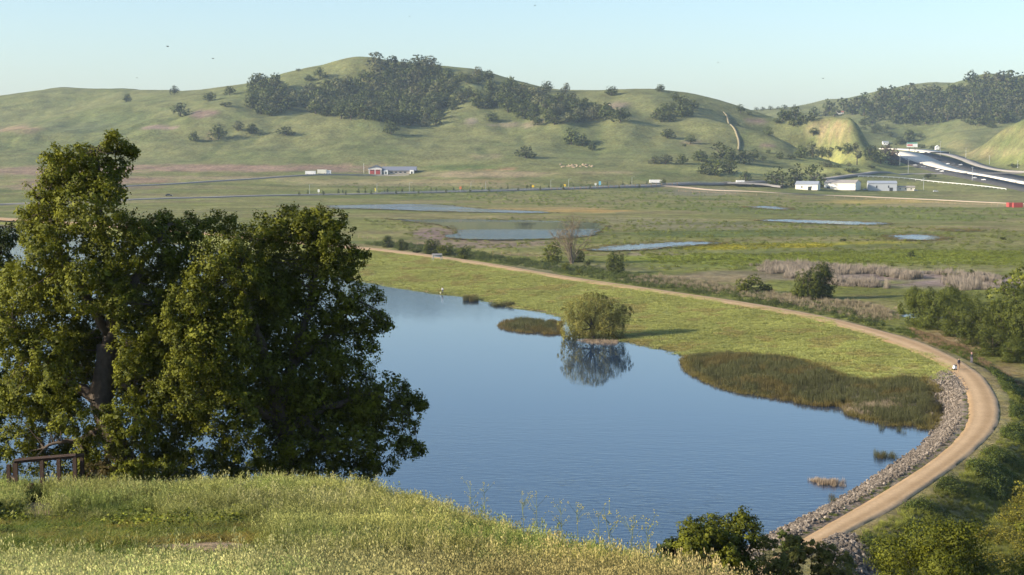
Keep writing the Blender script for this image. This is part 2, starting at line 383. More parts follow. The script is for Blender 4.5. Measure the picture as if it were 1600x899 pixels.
RIDGE = cloud([(235,159,2120),(300,150,2140),(400,131,2150),(500,102,2150),(565,85.5,2150),(650,97,2160),(760,114,2170),(890,141,2120),(1010,139.5,2080),(1110,156,2040),(1210,187,1960),(1305,229,1850)])[:, :2]
FWY = cloud([(1660,303,1450),(1600,292,1530),(1560,284,1600),(1520,275.5,1670),(1490,266.5,1750),(1465,259.5,1820),(1440,251,1900),(1418,243,2040),(1400,236,2220),(1392,232.5,2380)])
def along_z(x, y, P):
    best = np.full(x.shape, 1e18); zz = np.zeros(x.shape)
    for a, b in zip(P[:-1], P[1:]):
        e = b[:2] - a[:2]; t = np.clip(((x - a[0]) * e[0] + (y - a[1]) * e[1]) / (e @ e), 0, 1)
        d = (x - a[0] - t * e[0]) ** 2 + (y - a[1] - t * e[1]) ** 2; m = d < best
        best = np.where(m, d, best); zz = np.where(m, a[2] + t * (b[2] - a[2]), zz)
    return np.sqrt(best), zz
def Z(x, y, detail=True):
    x = np.asarray(x, float).ravel(); y = np.asarray(y, float).ravel()
    z = np.full(len(x), MARSH_Z)
    far = y > 850
    if far.any():
        w = sstep(950, 1120, y[far]); zh = z_hills(x[far], y[far])
        if detail:
            hm = sstep(1560, 1750, y[far]) * (.25 + .75 * sstep(15, 170, pl_dist(x[far], y[far], RIDGE))) * (1 - .6 * sstep(2150, 2300, y[far]))
            g = fbm(x[far] / 95, y[far] / 140, 4, 5); g2 = 1 - np.abs(2 * fbm(x[far] / 60 + 7, y[far] / 150, 3, 9) - 1)
            g3 = 1 - np.abs(2 * fbm(x[far] / 190 + 0.12 * fbm(x[far] / 80, y[far] / 80, 2, 2), y[far] / 520, 2, 31) - 1); zh = zh + hm * sstep(1600, 1900, y[far]) * (g3 - 0.7) * 34
            zh = zh + hm * ((g - 0.5) * 10 - (g2 - 0.75) * 6 + (fbm(x[far] / 22, y[far] / 30, 3, 71) - .5) * 2.2) + (1 - hm) * (g - 0.5) * 1.6
        df, zf_ = along_z(x[far], y[far], FWY); wf = sstep(48, 110, df); zh = zh * wf + zf_ * (1 - wf)
        z[far] = MARSH_Z * (1 - w) + w * zh
    mid = (y > 90) & (y < 900) & (np.abs(x) < 1200)
    if mid.any():
        xm, ym = x[mid], y[mid]
        dl = pl_dist(xm, ym, LAKE, True); inl = in_poly(xm, ym, LAKE)
        dp = pl_dist(xm, ym, PCEN); ins = in_poly(xm, ym, SIDE)
        zin = -np.minimum(0.12 * dl + 0.004 * dl ** 2, 2.2)
        t = dl / (dl + np.maximum(dp - 3.0, 0) + 0.01)
        zl = 2.42 * np.sqrt(np.clip(t, 0, 1)) * (0.35 + 0.65 * t) + 0.06 * np.minimum(dl, 2)
        zl = np.minimum(zl, 2.42)
        nb = 1 - sstep(300, 380, ym); zo = 2.42 - (2.42 - .55 + .45 * nb) * sstep(3.2, 13.0 - 4.0 * nb, dp)
        zo = zo + (MARSH_Z - 0.55) * sstep(40, 120, dp)
        zm = np.where(inl, zin, np.where(ins, zl, zo))
        zm = np.where(dp < 3.4, 2.42, zm) if False else zm
        cr = in_poly(xm, ym, CREEK); zm = np.where(cr, -0.4, zm)
        if detail: zm = zm + np.where(inl, 0, (fbm(xm / 9, ym / 9, 3, 3) - 0.5) * 0.5 * sstep(0.5, 6, dl) * sstep(4, 9, dp))
        wv = 1 - sstep(700, 890, ym)
        z[mid] = zm * wv + z[mid] * (1 - wv)
    near = y < 230
    if near.any():
        zf = FP(x[near], y[near]) @ FW[:n_f] + FW[n_f]
        if detail: zf = zf + (fbm(x[near] / 6, y[near] / 6, 3, 21) - 0.5) * 0.35
        zv = np.where(y[near] > 95, z[near], -3 + 0 * zf)
        k = 0.6; m = np.maximum(zf, zv); z[near] = m + k * np.log1p(np.exp(-np.abs(zf - zv) / k)) * np.where(zv > -0.02, 1, 0.0) * 0.5
    return z

# ground as one sheet cut into three pieces that share their edge rows
ys = [-60.0]
while ys[-1] < 5600:
    y = ys[-1]; ys.append(y + (4 if y < 8 else min(max(0.3, 0.0076 * y), 26)))
ys = np.array(ys); NC = 430
u = np.linspace(-1, 1, NC); core = np.clip(np.abs(u) / 0.94, 0, 1); ext = np.clip((np.abs(u) - 0.94) / 0.06, 0, 1)
su = np.sign(u)
GX = (su * core)[None, :] * (0.40 * np.maximum(ys, 0) + 26)[:, None] + (su * ext ** 1.5)[None, :] * (0.9 * np.maximum(ys, 0) + 150)[:, None]
GY = np.repeat(ys[:, None], NC, 1)
GZ = Z(GX.ravel(), GY.ravel()).reshape(GX.shape)
from bisect import bisect
def zg(x, y):
    """height of the ground mesh (bilinear)"""
    x = np.atleast_1d(np.asarray(x, float)); y = np.atleast_1d(np.asarray(y, float))
    j = np.clip(np.searchsorted(ys, y) - 1, 0, len(ys) - 2); ty = np.clip((y - ys[j]) / (ys[j + 1] - ys[j]), 0, 1)
    def row(r):
        half = 0.40 * np.maximum(ys[r], 0) + 26
        q = np.clip(x / half, -1, 1) * 0.94
        k = np.clip(((q + 1) / 2 * (NC - 1)).astype(int), 0, NC - 2)
        x0 = GX[r, k]; x1 = GX[r, k + 1]; t = np.clip((x - x0) / (x1 - x0), 0, 1)
        return GZ[r, k] * (1 - t) + GZ[r, k + 1] * t
    return row(j) * (1 - ty) + row(j + 1) * ty
def hit(px, py, y0=95.0, y1=4500.0):
    """where the sight line through a photo pixel meets the ground"""
    r = ray(px, py); yy = np.geomspace(y0, y1, 1100); t = yy / r[1]
    xx = r[0] * t; zz = CAMZ + r[2] * t; g = zg(xx, yy); below = zz < g
    if not below.any(): return None
    k = int(below.argmax())
    if k == 0: return np.array([xx[0], yy[0], g[0]])
    a = (zz[k - 1] - g[k - 1]); b = (g[k] - zz[k]); w = a / (a + b + 1e-9)
    y = yy[k - 1] + w * (yy[k] - yy[k - 1]); x = r[0] * y / r[1]
    return np.array([x, y, float(zg(x, y)[0])])
# ------------------------------------------------------------------ ground colours (what the soil and grass themselves are)
FX, FY, FZ = GX.ravel(), GY.ravel(), GZ.ravel()
QX, QY = proj(FX, FY, FZ)
jit = (fbm(FX / 14, FY / 14, 3, 41) - 0.5); jit2 = (fbm(FX / 70, FY / 110, 4, 43) - 0.5)
tint = np.zeros((len(FX), 3)); C = np.array
def blend(mask, rgb):
    global tint
    tint = tint * (1 - mask[:, None]) + C(rgb)[None, :] * mask[:, None]
tint[:] = (0.150, 0.158, 0.038)
blend(sstep(1350, 1650, FY), (0.142, 0.150, 0.056))
blend(sstep(2350, 2700, FY), (0.142, 0.154, 0.064))
# mottling
mott = np.clip(0.5 + 1.6 * jit2, 0, 1)
blend((0.55 - .25 * sstep(1500, 1700, FY)) * mott * (FY > 560), (0.185, 0.172, 0.066)); blend(0.45 * np.clip(-2.5 * jit2 - 0.1, 0, 1) * (FY > 560), (0.085, 0.115, 0.028))
blend(0.5 * np.clip(3 * jit, 0, 1) * (FY > 560) * (FY < 1500), (0.185, 0.165, 0.070))
stk = fbm(FX / 130, FY / 26, 4, 47); mz = (FY > 560) * (1 - sstep(1350, 1550, FY))
blend(.65 * sstep(.54, .66, stk) * mz, (0.205, 0.165, 0.080)); blend(.6 * sstep(.54, .66, 1 - stk) * mz, (0.085, 0.108, 0.030))
stk2 = fbm(FX / 45, FY / 12, 3, 49); blend(.5 * sstep(.56, .7, stk2) * mz, (0.19, 0.185, 0.060))
def patch(px, py, rx, ry, rgb, s=1.0, edge=0.55, yr=(560, 5000), nz=0.9):
    e = np.sqrt(((QX - px) / rx) ** 2 + ((QY - py) / ry) ** 2) + nz * jit + nz * 0.6 * jit2
    blend(min(1, s * 1.3) * (1 - sstep(edge, 1.15, e)) * (FY > yr[0]) * (FY < yr[1]), rgb)
PINK = (0.245, 0.165, 0.110); TAN = (0.27, 0.21, 0.115); GOLD = (0.225, 0.18, 0.088); DARKG = (0.075, 0.100, 0.030); VIV = (0.165, 0.19, 0.022)
for p in [(330,263,190,6.5,PINK,.8),(90,268,150,8,PINK,.7),(520,262,110,5.5,PINK,.7),(120,292,170,6,PINK,.5),(640,288,200,4,(.24,.20,.10),.6),(560,268,60,3,PINK,.6),(750,264,60,3,(.36,.20,.11),.9),(760,272,140,6,TAN,.7),
          (700,283,120,3,(.27,.20,.09),.6),(300,278,180,3,TAN,.6),(160,283,150,6,(.24,.16,.10),.7),(560,283,140,3.5,(.26,.22,.10),.6),(960,270,90,3,TAN,.5),
          (1040,271,70,9,(.115,.13,.04),.7),(720,262,75,6,(.10,.125,.035),.8),(950,280,120,5,(.10,.12,.035),.5),
          (30,203,48,8,(.25,.18,.10),.8),(318,178,22,7,(.19,.13,.10),.7),(252,200,26,3.5,(.25,.18,.14),.7),(120,197,70,12,(.115,.13,.055),.7),(180,185,60,10,(.125,.145,.055),.6),
          (325,213,14,5,(.36,.25,.14),.7),(840,190,10,4,(.25,.18,.12),.5),(800,196,40,5,(.22,.18,.11),.7),(760,245,30,4,(.27,.22,.12),.5),(965,165,22,7,(.23,.18,.12),.7),
          (1180,190,22,7,(.18,.125,.10),.7),(1200,227,14,4,(.22,.15,.12),.6),(1080,222,20,4,(.2,.16,.10),.5),(735,190,12,6,(.22,.18,.13),.6),
          (1298,201,42,13,GOLD,.9,.6),(1378,212,50,20,(.13,.14,.055),.95),(1545,240,50,9,(.22,.19,.085),.8),(1500,228,24,10,(.2,.185,.075),.7),(1590,205,40,8,(.2,.18,.075),.6),(1590,250,40,9,(.15,.17,.05),.6),
          (1340,255,130,22,(.25,.255,.075),.7),(1190,268,110,8,(.27,.27,.09),.8),(1400,292,120,8,(.19,.19,.055),.6),(1380,316,120,4,(.32,.25,.07),.8),(1480,322,150,6,(.26,.22,.10),.7),(1560,310,90,6,(.22,.20,.08),.5),
          (1100,300,80,7,(.17,.155,.10),.6)]: patch(*p, yr=(1080, 5000))
for p in [(840,327,130,3.2,(.30,.22,.09),.7),(930,330,80,3,(.32,.22,.07),.8),(1000,345,140,6,(.20,.18,.09),.6),(680,366,40,9,(.20,.14,.12),.7),(740,381,140,7,(.20,.15,.105),.7),(560,355,90,14,(.18,.18,.05),.5),
          (1100,355,120,9,(.165,.15,.085),.6),(1250,330,200,6,(.115,.135,.04),.6),(1450,340,170,10,(.135,.155,.045),.6),(1180,365,300,7,(.10,.125,.032),.7),
          (1130,387,50,4,(.34,.29,.02),.8),(1260,384,60,4,(.36,.31,.02),.8),(1370,379,70,3,(.32,.29,.03),.6),(1020,397,60,4,(.23,.19,.12),.6),
          (1200,405,250,8,VIV,.85),(1480,400,190,9,VIV,.85),(1100,415,160,7,(.15,.17,.04),.7),(1440,420,240,6,(.20,.19,.075),.6),
          (1350,432,200,9,(.20,.155,.125),.85),(1500,442,130,10,(.215,.165,.14),.8),(1150,430,140,8,(.18,.15,.09),.7),(1050,437,140,10,(.21,.165,.09),.7),(900,420,160,10,(.15,.14,.07),.7),
          (1330,478,90,16,(.19,.165,.07),.7),(1480,530,120,22,(.20,.15,.07),.8),(1560,585,60,22,(.21,.145,.07),.7),(1580,620,40,40,(.16,.16,.045),.6)]: patch(*p, yr=(230, 1080))
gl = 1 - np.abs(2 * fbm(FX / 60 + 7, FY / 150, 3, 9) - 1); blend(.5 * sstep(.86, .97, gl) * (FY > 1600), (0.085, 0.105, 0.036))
# lawn between lake and path
landside = in_poly(FX, FY, SIDE) & ~in_poly(FX, FY, LAKE) & (FY > 140) & (FY < 900)
dlk = np.full(len(FX), 99.0); dpt = np.full(len(FX), 99.0); nn = (FY > 95) & (FY < 900) & (np.abs(FX) < 900)
dlk[nn] = pl_dist(FX[nn], FY[nn], LAKE, True); dpt[nn] = pl_dist(FX[nn], FY[nn], PCEN)
lawn = landside * 1.0
blend(lawn, (0.25, 0.258, 0.06)); blend(lawn * np.clip(0.15 + 2.2 * jit2, 0, .8), (0.15, 0.165, 0.032)); blend(lawn * np.clip(3.2 * jit - .25, 0, .6), (0.20, 0.165, 0.085))
blend(lawn * 0.8 * (1 - sstep(0.4, 2.5, dlk)), (0.16, 0.115, 0.065))
inl = in_poly(FX, FY, LAKE) & (FY > 90); blend(inl * 1.0, (0.10, 0.085, 0.05))
blend((1 - sstep(4, 14, dpt)) * (~landside) * (FY > 95) * (FY < 700) * 0.85, (0.225, 0.185, 0.085))
rip = ((FX > 22) & (FY < 262) & (FY > 100) & landside) * 1.0; blend(rip * (1 - sstep(9, 14, dlk)), (0.20, 0.16, 0.12))
# near hillside
fgm = (1 - sstep(105, 135, FY)) * (FZ > 1.2)
blend(fgm, (0.15, 0.14, 0.05)); 
def npatch(px, py, rx, ry, rgb, s=1.0):
    e = np.sqrt(((QX - px) / rx) ** 2 + ((QY - py) / ry) ** 2) + 0.8 * (fbm(FX / 2.2, FY / 2.2, 3, 77) - 0.5)
    blend(s * (1 - sstep(0.6, 1.1, e)) * (FY < 60) * (FY > 5), rgb)
npatch(320, 858, 160, 15, (0.36, 0.255, 0.155)); npatch(120, 848, 150, 16, (0.17, 0.16, 0.05), .8); npatch(60, 800, 45, 22, (0.30, 0.215, 0.13), .9)
tint *= (1 + 0.25 * (fbm(FX / 3.1, FY / 3.1, 2, 57) - 0.5))[:, None]

def ground_mat(name, bdist, s1, s2, k2):
    m, n, l, b = nmat(name)
    tc = n.new('ShaderNodeTexCoord'); a = attr_node(n, 'tint'); P = tc.outputs['Object']
    f1 = remap(n, l, noise_node(n, l, P, 0.035, 6, .65), .3, .7, 0.68, 1.3)
    f2 = remap(n, l, noise_node(n, l, P, 0.35, 5, .65), .3, .7, 0.62, 1.38)
    f3 = remap(n, l, noise_node(n, l, P, 4.0, 3, .6), .3, .7, 0.75, 1.25)
    c = vmul(n, l, a.outputs['Color'], mul(n, l, mul(n, l, f1, f2), f3))
    # hue drift between greener and browner blades
    hs = n.new('ShaderNodeHueSaturation'); l.new(c, hs.inputs['Color'])
    l.new(remap(n, l, noise_node(n, l, P, 0.11, 4, .6), .3, .7, .485, .515), hs.inputs['Hue'])
    l.new(remap(n, l, noise_node(n, l, P, 0.6, 4, .6), .3, .7, .85, 1.1), hs.inputs['Saturation'])
    l.new(hs.outputs[0], b.inputs['Base Color']); b.inputs['Roughness'].default_value = 0.95; b.inputs['Specular IOR Level'].default_value = 0.05
    bp = n.new('ShaderNodeBump'); bp.inputs['Strength'].default_value = 0.75; bp.inputs['Distance'].default_value = bdist
    ad = n.new('ShaderNodeMath'); ad.operation = 'ADD'
    l.new(noise_node(n, l, P, s1, 7, .72), ad.inputs[0]); l.new(mul(n, l, noise_node(n, l, P, s2, 4, .6), k2), ad.inputs[1])
    l.new(ad.outputs[0], bp.inputs['Height']); l.new(bp.outputs[0], b.inputs['Normal'])
    return m
M_GROUND = ground_mat('ground', .8, .5, .06, 3.0)
M_HILLS = ground_mat('hill_ground', 1.7, .11, .03, 1.8)
def ground_piece(name, j0, j1):
    V = np.stack([GX[j0:j1 + 1], GY[j0:j1 + 1], GZ[j0:j1 + 1]], -1).reshape(-1, 3)
    r = j1 - j0; i = (np.arange(r)[:, None] * NC + np.arange(NC - 1)[None, :]).ravel()
    Fc = np.stack([i, i + 1, i + NC + 1, i + NC], 1)
    me = mesh(name, V, Fc, M_HILLS if name == 'hills' else M_GROUND, smooth=True, attrs={'tint': ('FLOAT_COLOR', tint.reshape(len(ys), NC, 3)[j0:j1 + 1].reshape(-1, 3))})
    return link(name, me)
jA = int(np.searchsorted(ys, 118)); jB = int(np.searchsorted(ys, 1560))
tag(ground_piece('hillside', 0, jA), 'grassy near hillside sloping down to the lake', 'hillside', kind='structure')
tag(ground_piece('valley_floor', jA, jB), 'green marshy valley floor around the lake', 'ground', kind='structure')
tag(ground_piece('hills', jB, len(ys) - 1), 'rolling green grass hills behind the valley', 'hills', kind='structure')

# ------------------------------------------------------------------ water
from mathutils.geometry import tessellate_polygon
def poly_sheet(name, P, z, mat, grow=0.0, n_s=0):
    P = np.asarray(P, float)
    if n_s:
        Q = np.vstack([P, P[:1]]); P = smooth_line(Q, n_s + 1, 2)[:-1]
        P = P + (np.stack([vnoise(P[:, 0] / 7, P[:, 1] / 7, 5), vnoise(P[:, 0] / 7, P[:, 1] / 7, 9)], 1) - .5) * 5.5
    if grow:
        ar = 0.5 * np.sum(P[:, 0] * np.roll(P[:, 1], -1) - np.roll(P[:, 0], -1) * P[:, 1]); s = 1 if ar > 0 else -1
        t = np.roll(P, -1, 0) - np.roll(P, 1, 0); t /= np.linalg.norm(t, axis=1)[:, None] + 1e-9
        P = P + grow * s * np.stack([t[:, 1], -t[:, 0]], 1)
    V = np.c_[P, np.full(len(P), z)]
    tr = tessellate_polygon([[Vector(v) for v in V]])
    T = []
    for t in tr:
        a, b_, c_ = (V[i] for i in t); nz = np.cross(b_ - a, c_ - a)[2]; T.append(list(t) if nz > 0 else list(t)[::-1])
    return link(name, mesh(name, V, T, mat))
def water_mat(name, base, rough, near_y, strength, rip=1.0):
    m, n, l, b = nmat(name)
    b.inputs['Base Color'].default_value = (*base, 1); b.inputs['Roughness'].default_value = rough
    b.inputs['IOR'].default_value = 1.5; b.inputs['Specular IOR Level'].default_value = 0.5
    tc = n.new('ShaderNodeTexCoord'); mp = n.new('ShaderNodeMapping'); mp.inputs['Rotation'].default_value = (0, 0, math.radians(48))
    mp.inputs['Scale'].default_value = (0.55, 1.9, 1); l.new(tc.outputs['Object'], mp.inputs['Vector'])
    w1 = noise_node(n, l, mp.outputs[0], 0.9 * rip, 3, .5)
    w2 = noise_node(n, l, mp.outputs[0], 0.16 * rip, 2, .5)
    ad = n.new('ShaderNodeMath'); ad.operation = 'ADD'; l.new(w1, ad.inputs[0]); l.new(mul(n, l, w2, 0.6), ad.inputs[1])
    # breeze: ruffled close to the hillside and far out, calmer in between
    sx = n.new('ShaderNodeSeparateXYZ'); l.new(tc.outputs['Object'], sx.inputs[0])
    near = remap(n, l, sx.outputs['Y'], near_y[0], near_y[1], 1.0, 0.0); far = remap(n, l, sx.outputs['Y'], near_y[2], near_y[3], 0.0, 0.6)
    mxx = n.new('ShaderNodeMath'); mxx.operation = 'MAXIMUM'; l.new(near, mxx.inputs[0]); l.new(far, mxx.inputs[1])
    pt = remap(n, l, noise_node(n, l, tc.outputs['Object'], 0.018, 3, .5), .4, .62, .55, 1.1)
    amp = mul(n, l, remap(n, l, mxx.outputs[0], 0, 1, 0.045, 1.0), pt)
    bp = n.new('ShaderNodeBump'); bp.inputs['Distance'].default_value = 0.10; l.new(ad.outputs[0], bp.inputs['Height'])
    l.new(mul(n, l, amp, strength), bp.inputs['Strength']); l.new(bp.outputs[0], b.inputs['Normal'])
    l.new(remap(n, l, amp, 0, 1, rough, rough + 0.10), b.inputs['Roughness'])
    return m
M_LAKE = water_mat('lake_water', (0.012, 0.032, 0.070), 0.02, (150, 235, 330, 470), 0.8)
M_POND = water_mat('pond_water', (0.15, 0.18, 0.21), 0.08, (5000, 6000, 8300, 9700), 0.9)
M_CALM = water_mat('calm_pond_water', (0.02, 0.03, 0.035), 0.03, (732, 752, 812, 836), 1.3)
tag(poly_sheet('lake', LAKE, 0.0, M_LAKE, grow=2.0), 'blue lake with a curved shore', 'lake', kind='structure')
for k, P in enumerate(PONDS):
    tag(poly_sheet('marsh_pond', P, MARSH_Z + 0.35, M_CALM if k == 1 else M_POND, n_s=90), 'shallow marsh pond in the green valley floor', 'pond', 'ponds in the marsh', kind='structure')
tag(poly_sheet('creek', CREEK, 0.22, M_POND, grow=1.0), 'dark creek below the willows beside the path', 'creek', kind='structure')

# ------------------------------------------------------------------ dirt path on the levee
def path_mat():
    m, n, l, b = nmat('path_dirt')
    tc = n.new('ShaderNodeTexCoord'); P = tc.outputs['Object']; a = attr_node(n, 'across')
    mx = n.new('ShaderNodeMix'); mx.data_type = 'RGBA'; mx.inputs[6].default_value = (0.34, 0.225, 0.120, 1); mx.inputs[7].default_value = (0.50, 0.345, 0.20, 1)
    # worn wheel lines run along the path
    wv = n.new('ShaderNodeMath'); wv.operation = 'SINE'; l.new(mul(n, l, a.outputs['Fac'], 12.5), wv.inputs[0])
    ad = n.new('ShaderNodeMath'); ad.operation = 'ADD'; l.new(mul(n, l, wv.outputs[0], 0.38), ad.inputs[0]); l.new(noise_node(n, l, P, 0.3, 6, .65), ad.inputs[1])
    l.new(ad.outputs[0], mx.inputs[0])
    c = vmul(n, l, mx.outputs[2], remap(n, l, noise_node(n, l, P, 3.0, 4, .6), .3, .7, .86, 1.12))
    l.new(c, b.inputs['Base Color']); b.inputs['Roughness'].default_value = 0.95; b.inputs['Specular IOR Level'].default_value = 0.1
    bp = n.new('ShaderNodeBump'); bp.inputs['Strength'].default_value = 0.4; bp.inputs['Distance'].default_value = 0.12
    l.new(noise_node(n, l, P, 1.2, 6, .65), bp.inputs['Height']); l.new(bp.outputs[0], b.inputs['Normal'])
    return m
M_PATH = path_mat()
nP = 500
U = smooth_line(PU, nP, 3); Lw = smooth_line(PL_, nP, 3)
# pair the two edges along the centre line
Lw2 = []
for p in U:
    d = np.linalg.norm(Lw - p, axis=1); Lw2.append(Lw[d.argmin()])
Lw2 = np.array(Lw2); ker = np.ones(15) / 15
Lw2 = np.stack([np.convolve(np.pad(Lw2[:, k], 7, mode='edge'), ker, 'valid') for k in (0, 1)], 1)
NA = 9; V = []; AC = []
for i in range(nP):
    for k in range(NA):
        t = k / (NA - 1); e = 0.45 if k in (0, NA - 1) else 0
        p = U[i] * (1 - t) + Lw2[i] * t
        if e: p = p + e * (np.array([vnoise(p[:1] / 1.7, p[1:] / 1.7, 3)[0], vnoise(p[:1] / 1.7, p[1:] / 1.7, 8)[0]]) - .5) * 2
        V.append((p[0], p[1], PATH_Z + 0.05 - (0.45 if k in (0, NA - 1) else 0) + 0.05 * math.sin(math.pi * t))); AC.append(t)
i = (np.arange(nP - 1)[:, None] * NA + np.arange(NA - 1)[None, :]).ravel()
tag(link('dirt_path', mesh('dirt_path', V, np.stack([i, i + NA, i + NA + 1, i + 1], 1), M_PATH, smooth=True, attrs={'across': ('FLOAT', AC)})),
    'tan dirt path curving along the levee beside the lake', 'path', kind='structure')

# ------------------------------------------------------------------ haze
hz = MB().box(-9000, 9000, -400, 6500, -14, 262)
m_h = bpy.data.materials.new('haze_air'); m_h.use_nodes = True; hn = m_h.node_tree.nodes; hn.remove(hn['Principled BSDF'])
pv = hn.new('ShaderNodeVolumePrincipled'); pv.inputs['Color'].default_value = (0.62, 0.80, 1.0, 1); pv.inputs['Density'].default_value = 0.62e-4
pv.inputs['Anisotropy'].default_value = 0.1
m_h.node_tree.links.new(pv.outputs[0], hn['Material Output'].inputs['Volume'])
tag(hz.build('haze', m_h), 'pale blue haze over the valley', 'haze', kind='stuff')
# ------------------------------------------------------------------ foliage
def leaf_quads(P, N, L, Wd, rng, fold=0.25):
    """leaf rhombs at P with normals N, length L, width Wd (arrays)"""
    n = len(P); r = rng.normal(size=(n, 3)); a = np.cross(N, r); a /= np.linalg.norm(a, axis=1)[:, None] + 1e-9
    b = np.cross(N, a); L = np.asarray(L).reshape(-1, 1); Wd = np.asarray(Wd).reshape(-1, 1)
    off = N * (Wd * fold)
    V = np.stack([P - a * L * .5, P + b * Wd * .5 + off + a * L * .08, P + a * L * .5, P - b * Wd * .5 + off + a * L * .08], 1).reshape(-1, 3)
    Fc = np.arange(4 * n).reshape(n, 4)[:, ::-1].copy()
    return V, Fc
def unit(v): return v / (np.linalg.norm(v, axis=-1, keepdims=True) + 1e-9)
def crown_from_clumps(name, CC, CR, CN, n_per, leaf, rng, mat, flat=0.8, droop=0.0, aspect=0.6, vj=0.35, cv=None, out=0.9, soft=0.75):
    """leaf clumps: centres CC, radii CR, outward directions CN"""
    k = len(CC); idx = np.repeat(np.arange(k), n_per); n = len(idx)
    g = rng.normal(size=(n, 3)); g = unit(g) * (rng.random((n, 1)) ** 0.45)
    g[:, 2] *= flat
    P = CC[idx] + g * CR[idx][:, None]
    if droop:
        P[:, 2] -= droop * CR[idx] * np.abs(rng.normal(size=n)) * 1.2
    N = unit(CN[idx] * out + g * 0.6 + rng.normal(size=(n, 3)) * 0.55 + np.array([0, 0, 0.35]))
    sz = leaf * rng.uniform(0.5, 1.4, n)
    V, Fc = leaf_quads(P, N, sz, sz * aspect, rng)
    if cv is None: cv = rng.random(k)
    v = np.clip(cv[idx] * (1 - vj) + rng.random(n) * vj, 0, 1)
    me = mesh(name, V, Fc, mat, smooth=True, attrs={'v': ('FLOAT', np.repeat(v, 4))})
    SN = unit(unit(CN[idx] + g * .8) * soft + N * (1 - soft)); flip = (SN * N).sum(1) < 0; SN[flip] = N[flip]
    me.normals_split_custom_set_from_vertices(np.repeat(SN, 4, 0).tolist())
    return me
def lobe_clumps(lobes, per, rng, rel=0.24, shell=0.35, keep=None):
    """lobes: list of (centre, (rx,ry,rz)); clump centres near the lobe surface"""
    CC = []; CR = []; CN = []; tot = sum((l[1][0] * l[1][1] * l[1][2]) ** (2 / 3) for l in lobes)
    for c, r in lobes:
        r = np.array(r); m = max(4, int(per * (r.prod() ** (2 / 3)) / tot))
        d = unit(rng.normal(size=(m, 3))); s = (1 - shell * rng.random((m, 1)) ** 1.5)
        CC.append(np.array(c) + d * r * s); CN.append(unit(d / r)); CR.append(np.full(m, rel * r.mean()) * rng.uniform(.7, 1.35, m))
    return np.vstack(CC), np.concatenate(CR), np.vstack(CN)

M_BARK = plain('oak_bark', (0.085, 0.066, 0.050), 0.95, var=0.5, nscale=5, bump=0.9)
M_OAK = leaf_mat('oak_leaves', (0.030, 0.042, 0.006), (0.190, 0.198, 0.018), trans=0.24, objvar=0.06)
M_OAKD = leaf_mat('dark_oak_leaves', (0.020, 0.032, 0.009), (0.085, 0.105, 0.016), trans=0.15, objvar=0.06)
M_HILLOAK = leaf_mat('hill_oak_leaves', (0.046, 0.062, 0.017), (0.106, 0.124, 0.032), trans=0.08, objvar=0.25)
M_GREYOAK = leaf_mat('grey_oak_leaves', (0.088, 0.094, 0.040), (0.145, 0.150, 0.066), trans=0.15, objvar=0.25)
M_WILLOW = leaf_mat('willow_leaves', (0.12, 0.115, 0.028), (0.27, 0.25, 0.058), trans=0.3, objvar=0.08)
M_VTREE = leaf_mat('valley_tree_leaves', (0.020, 0.031, 0.007), (0.112, 0.126, 0.018), trans=0.16, objvar=0.22)
M_YGREEN = leaf_mat('yellow_green_leaves', (0.060, 0.080, 0.012), (0.19, 0.20, 0.026), trans=0.3, objvar=0.12)
M_RUSTY = leaf_mat('rusty_leaves', (0.050, 0.034, 0.024), (0.120, 0.085, 0.055), trans=0.15, objvar=0.12)
M_TWIGGY = leaf_mat('budding_twigs', (0.13, 0.105, 0.050), (0.27, 0.215, 0.10), trans=0.2, objvar=0.08)
M_DRYTWIG = leaf_mat('dry_shrub', (0.17, 0.13, 0.11), (0.36, 0.28, 0.24), trans=0.2, objvar=0.15)

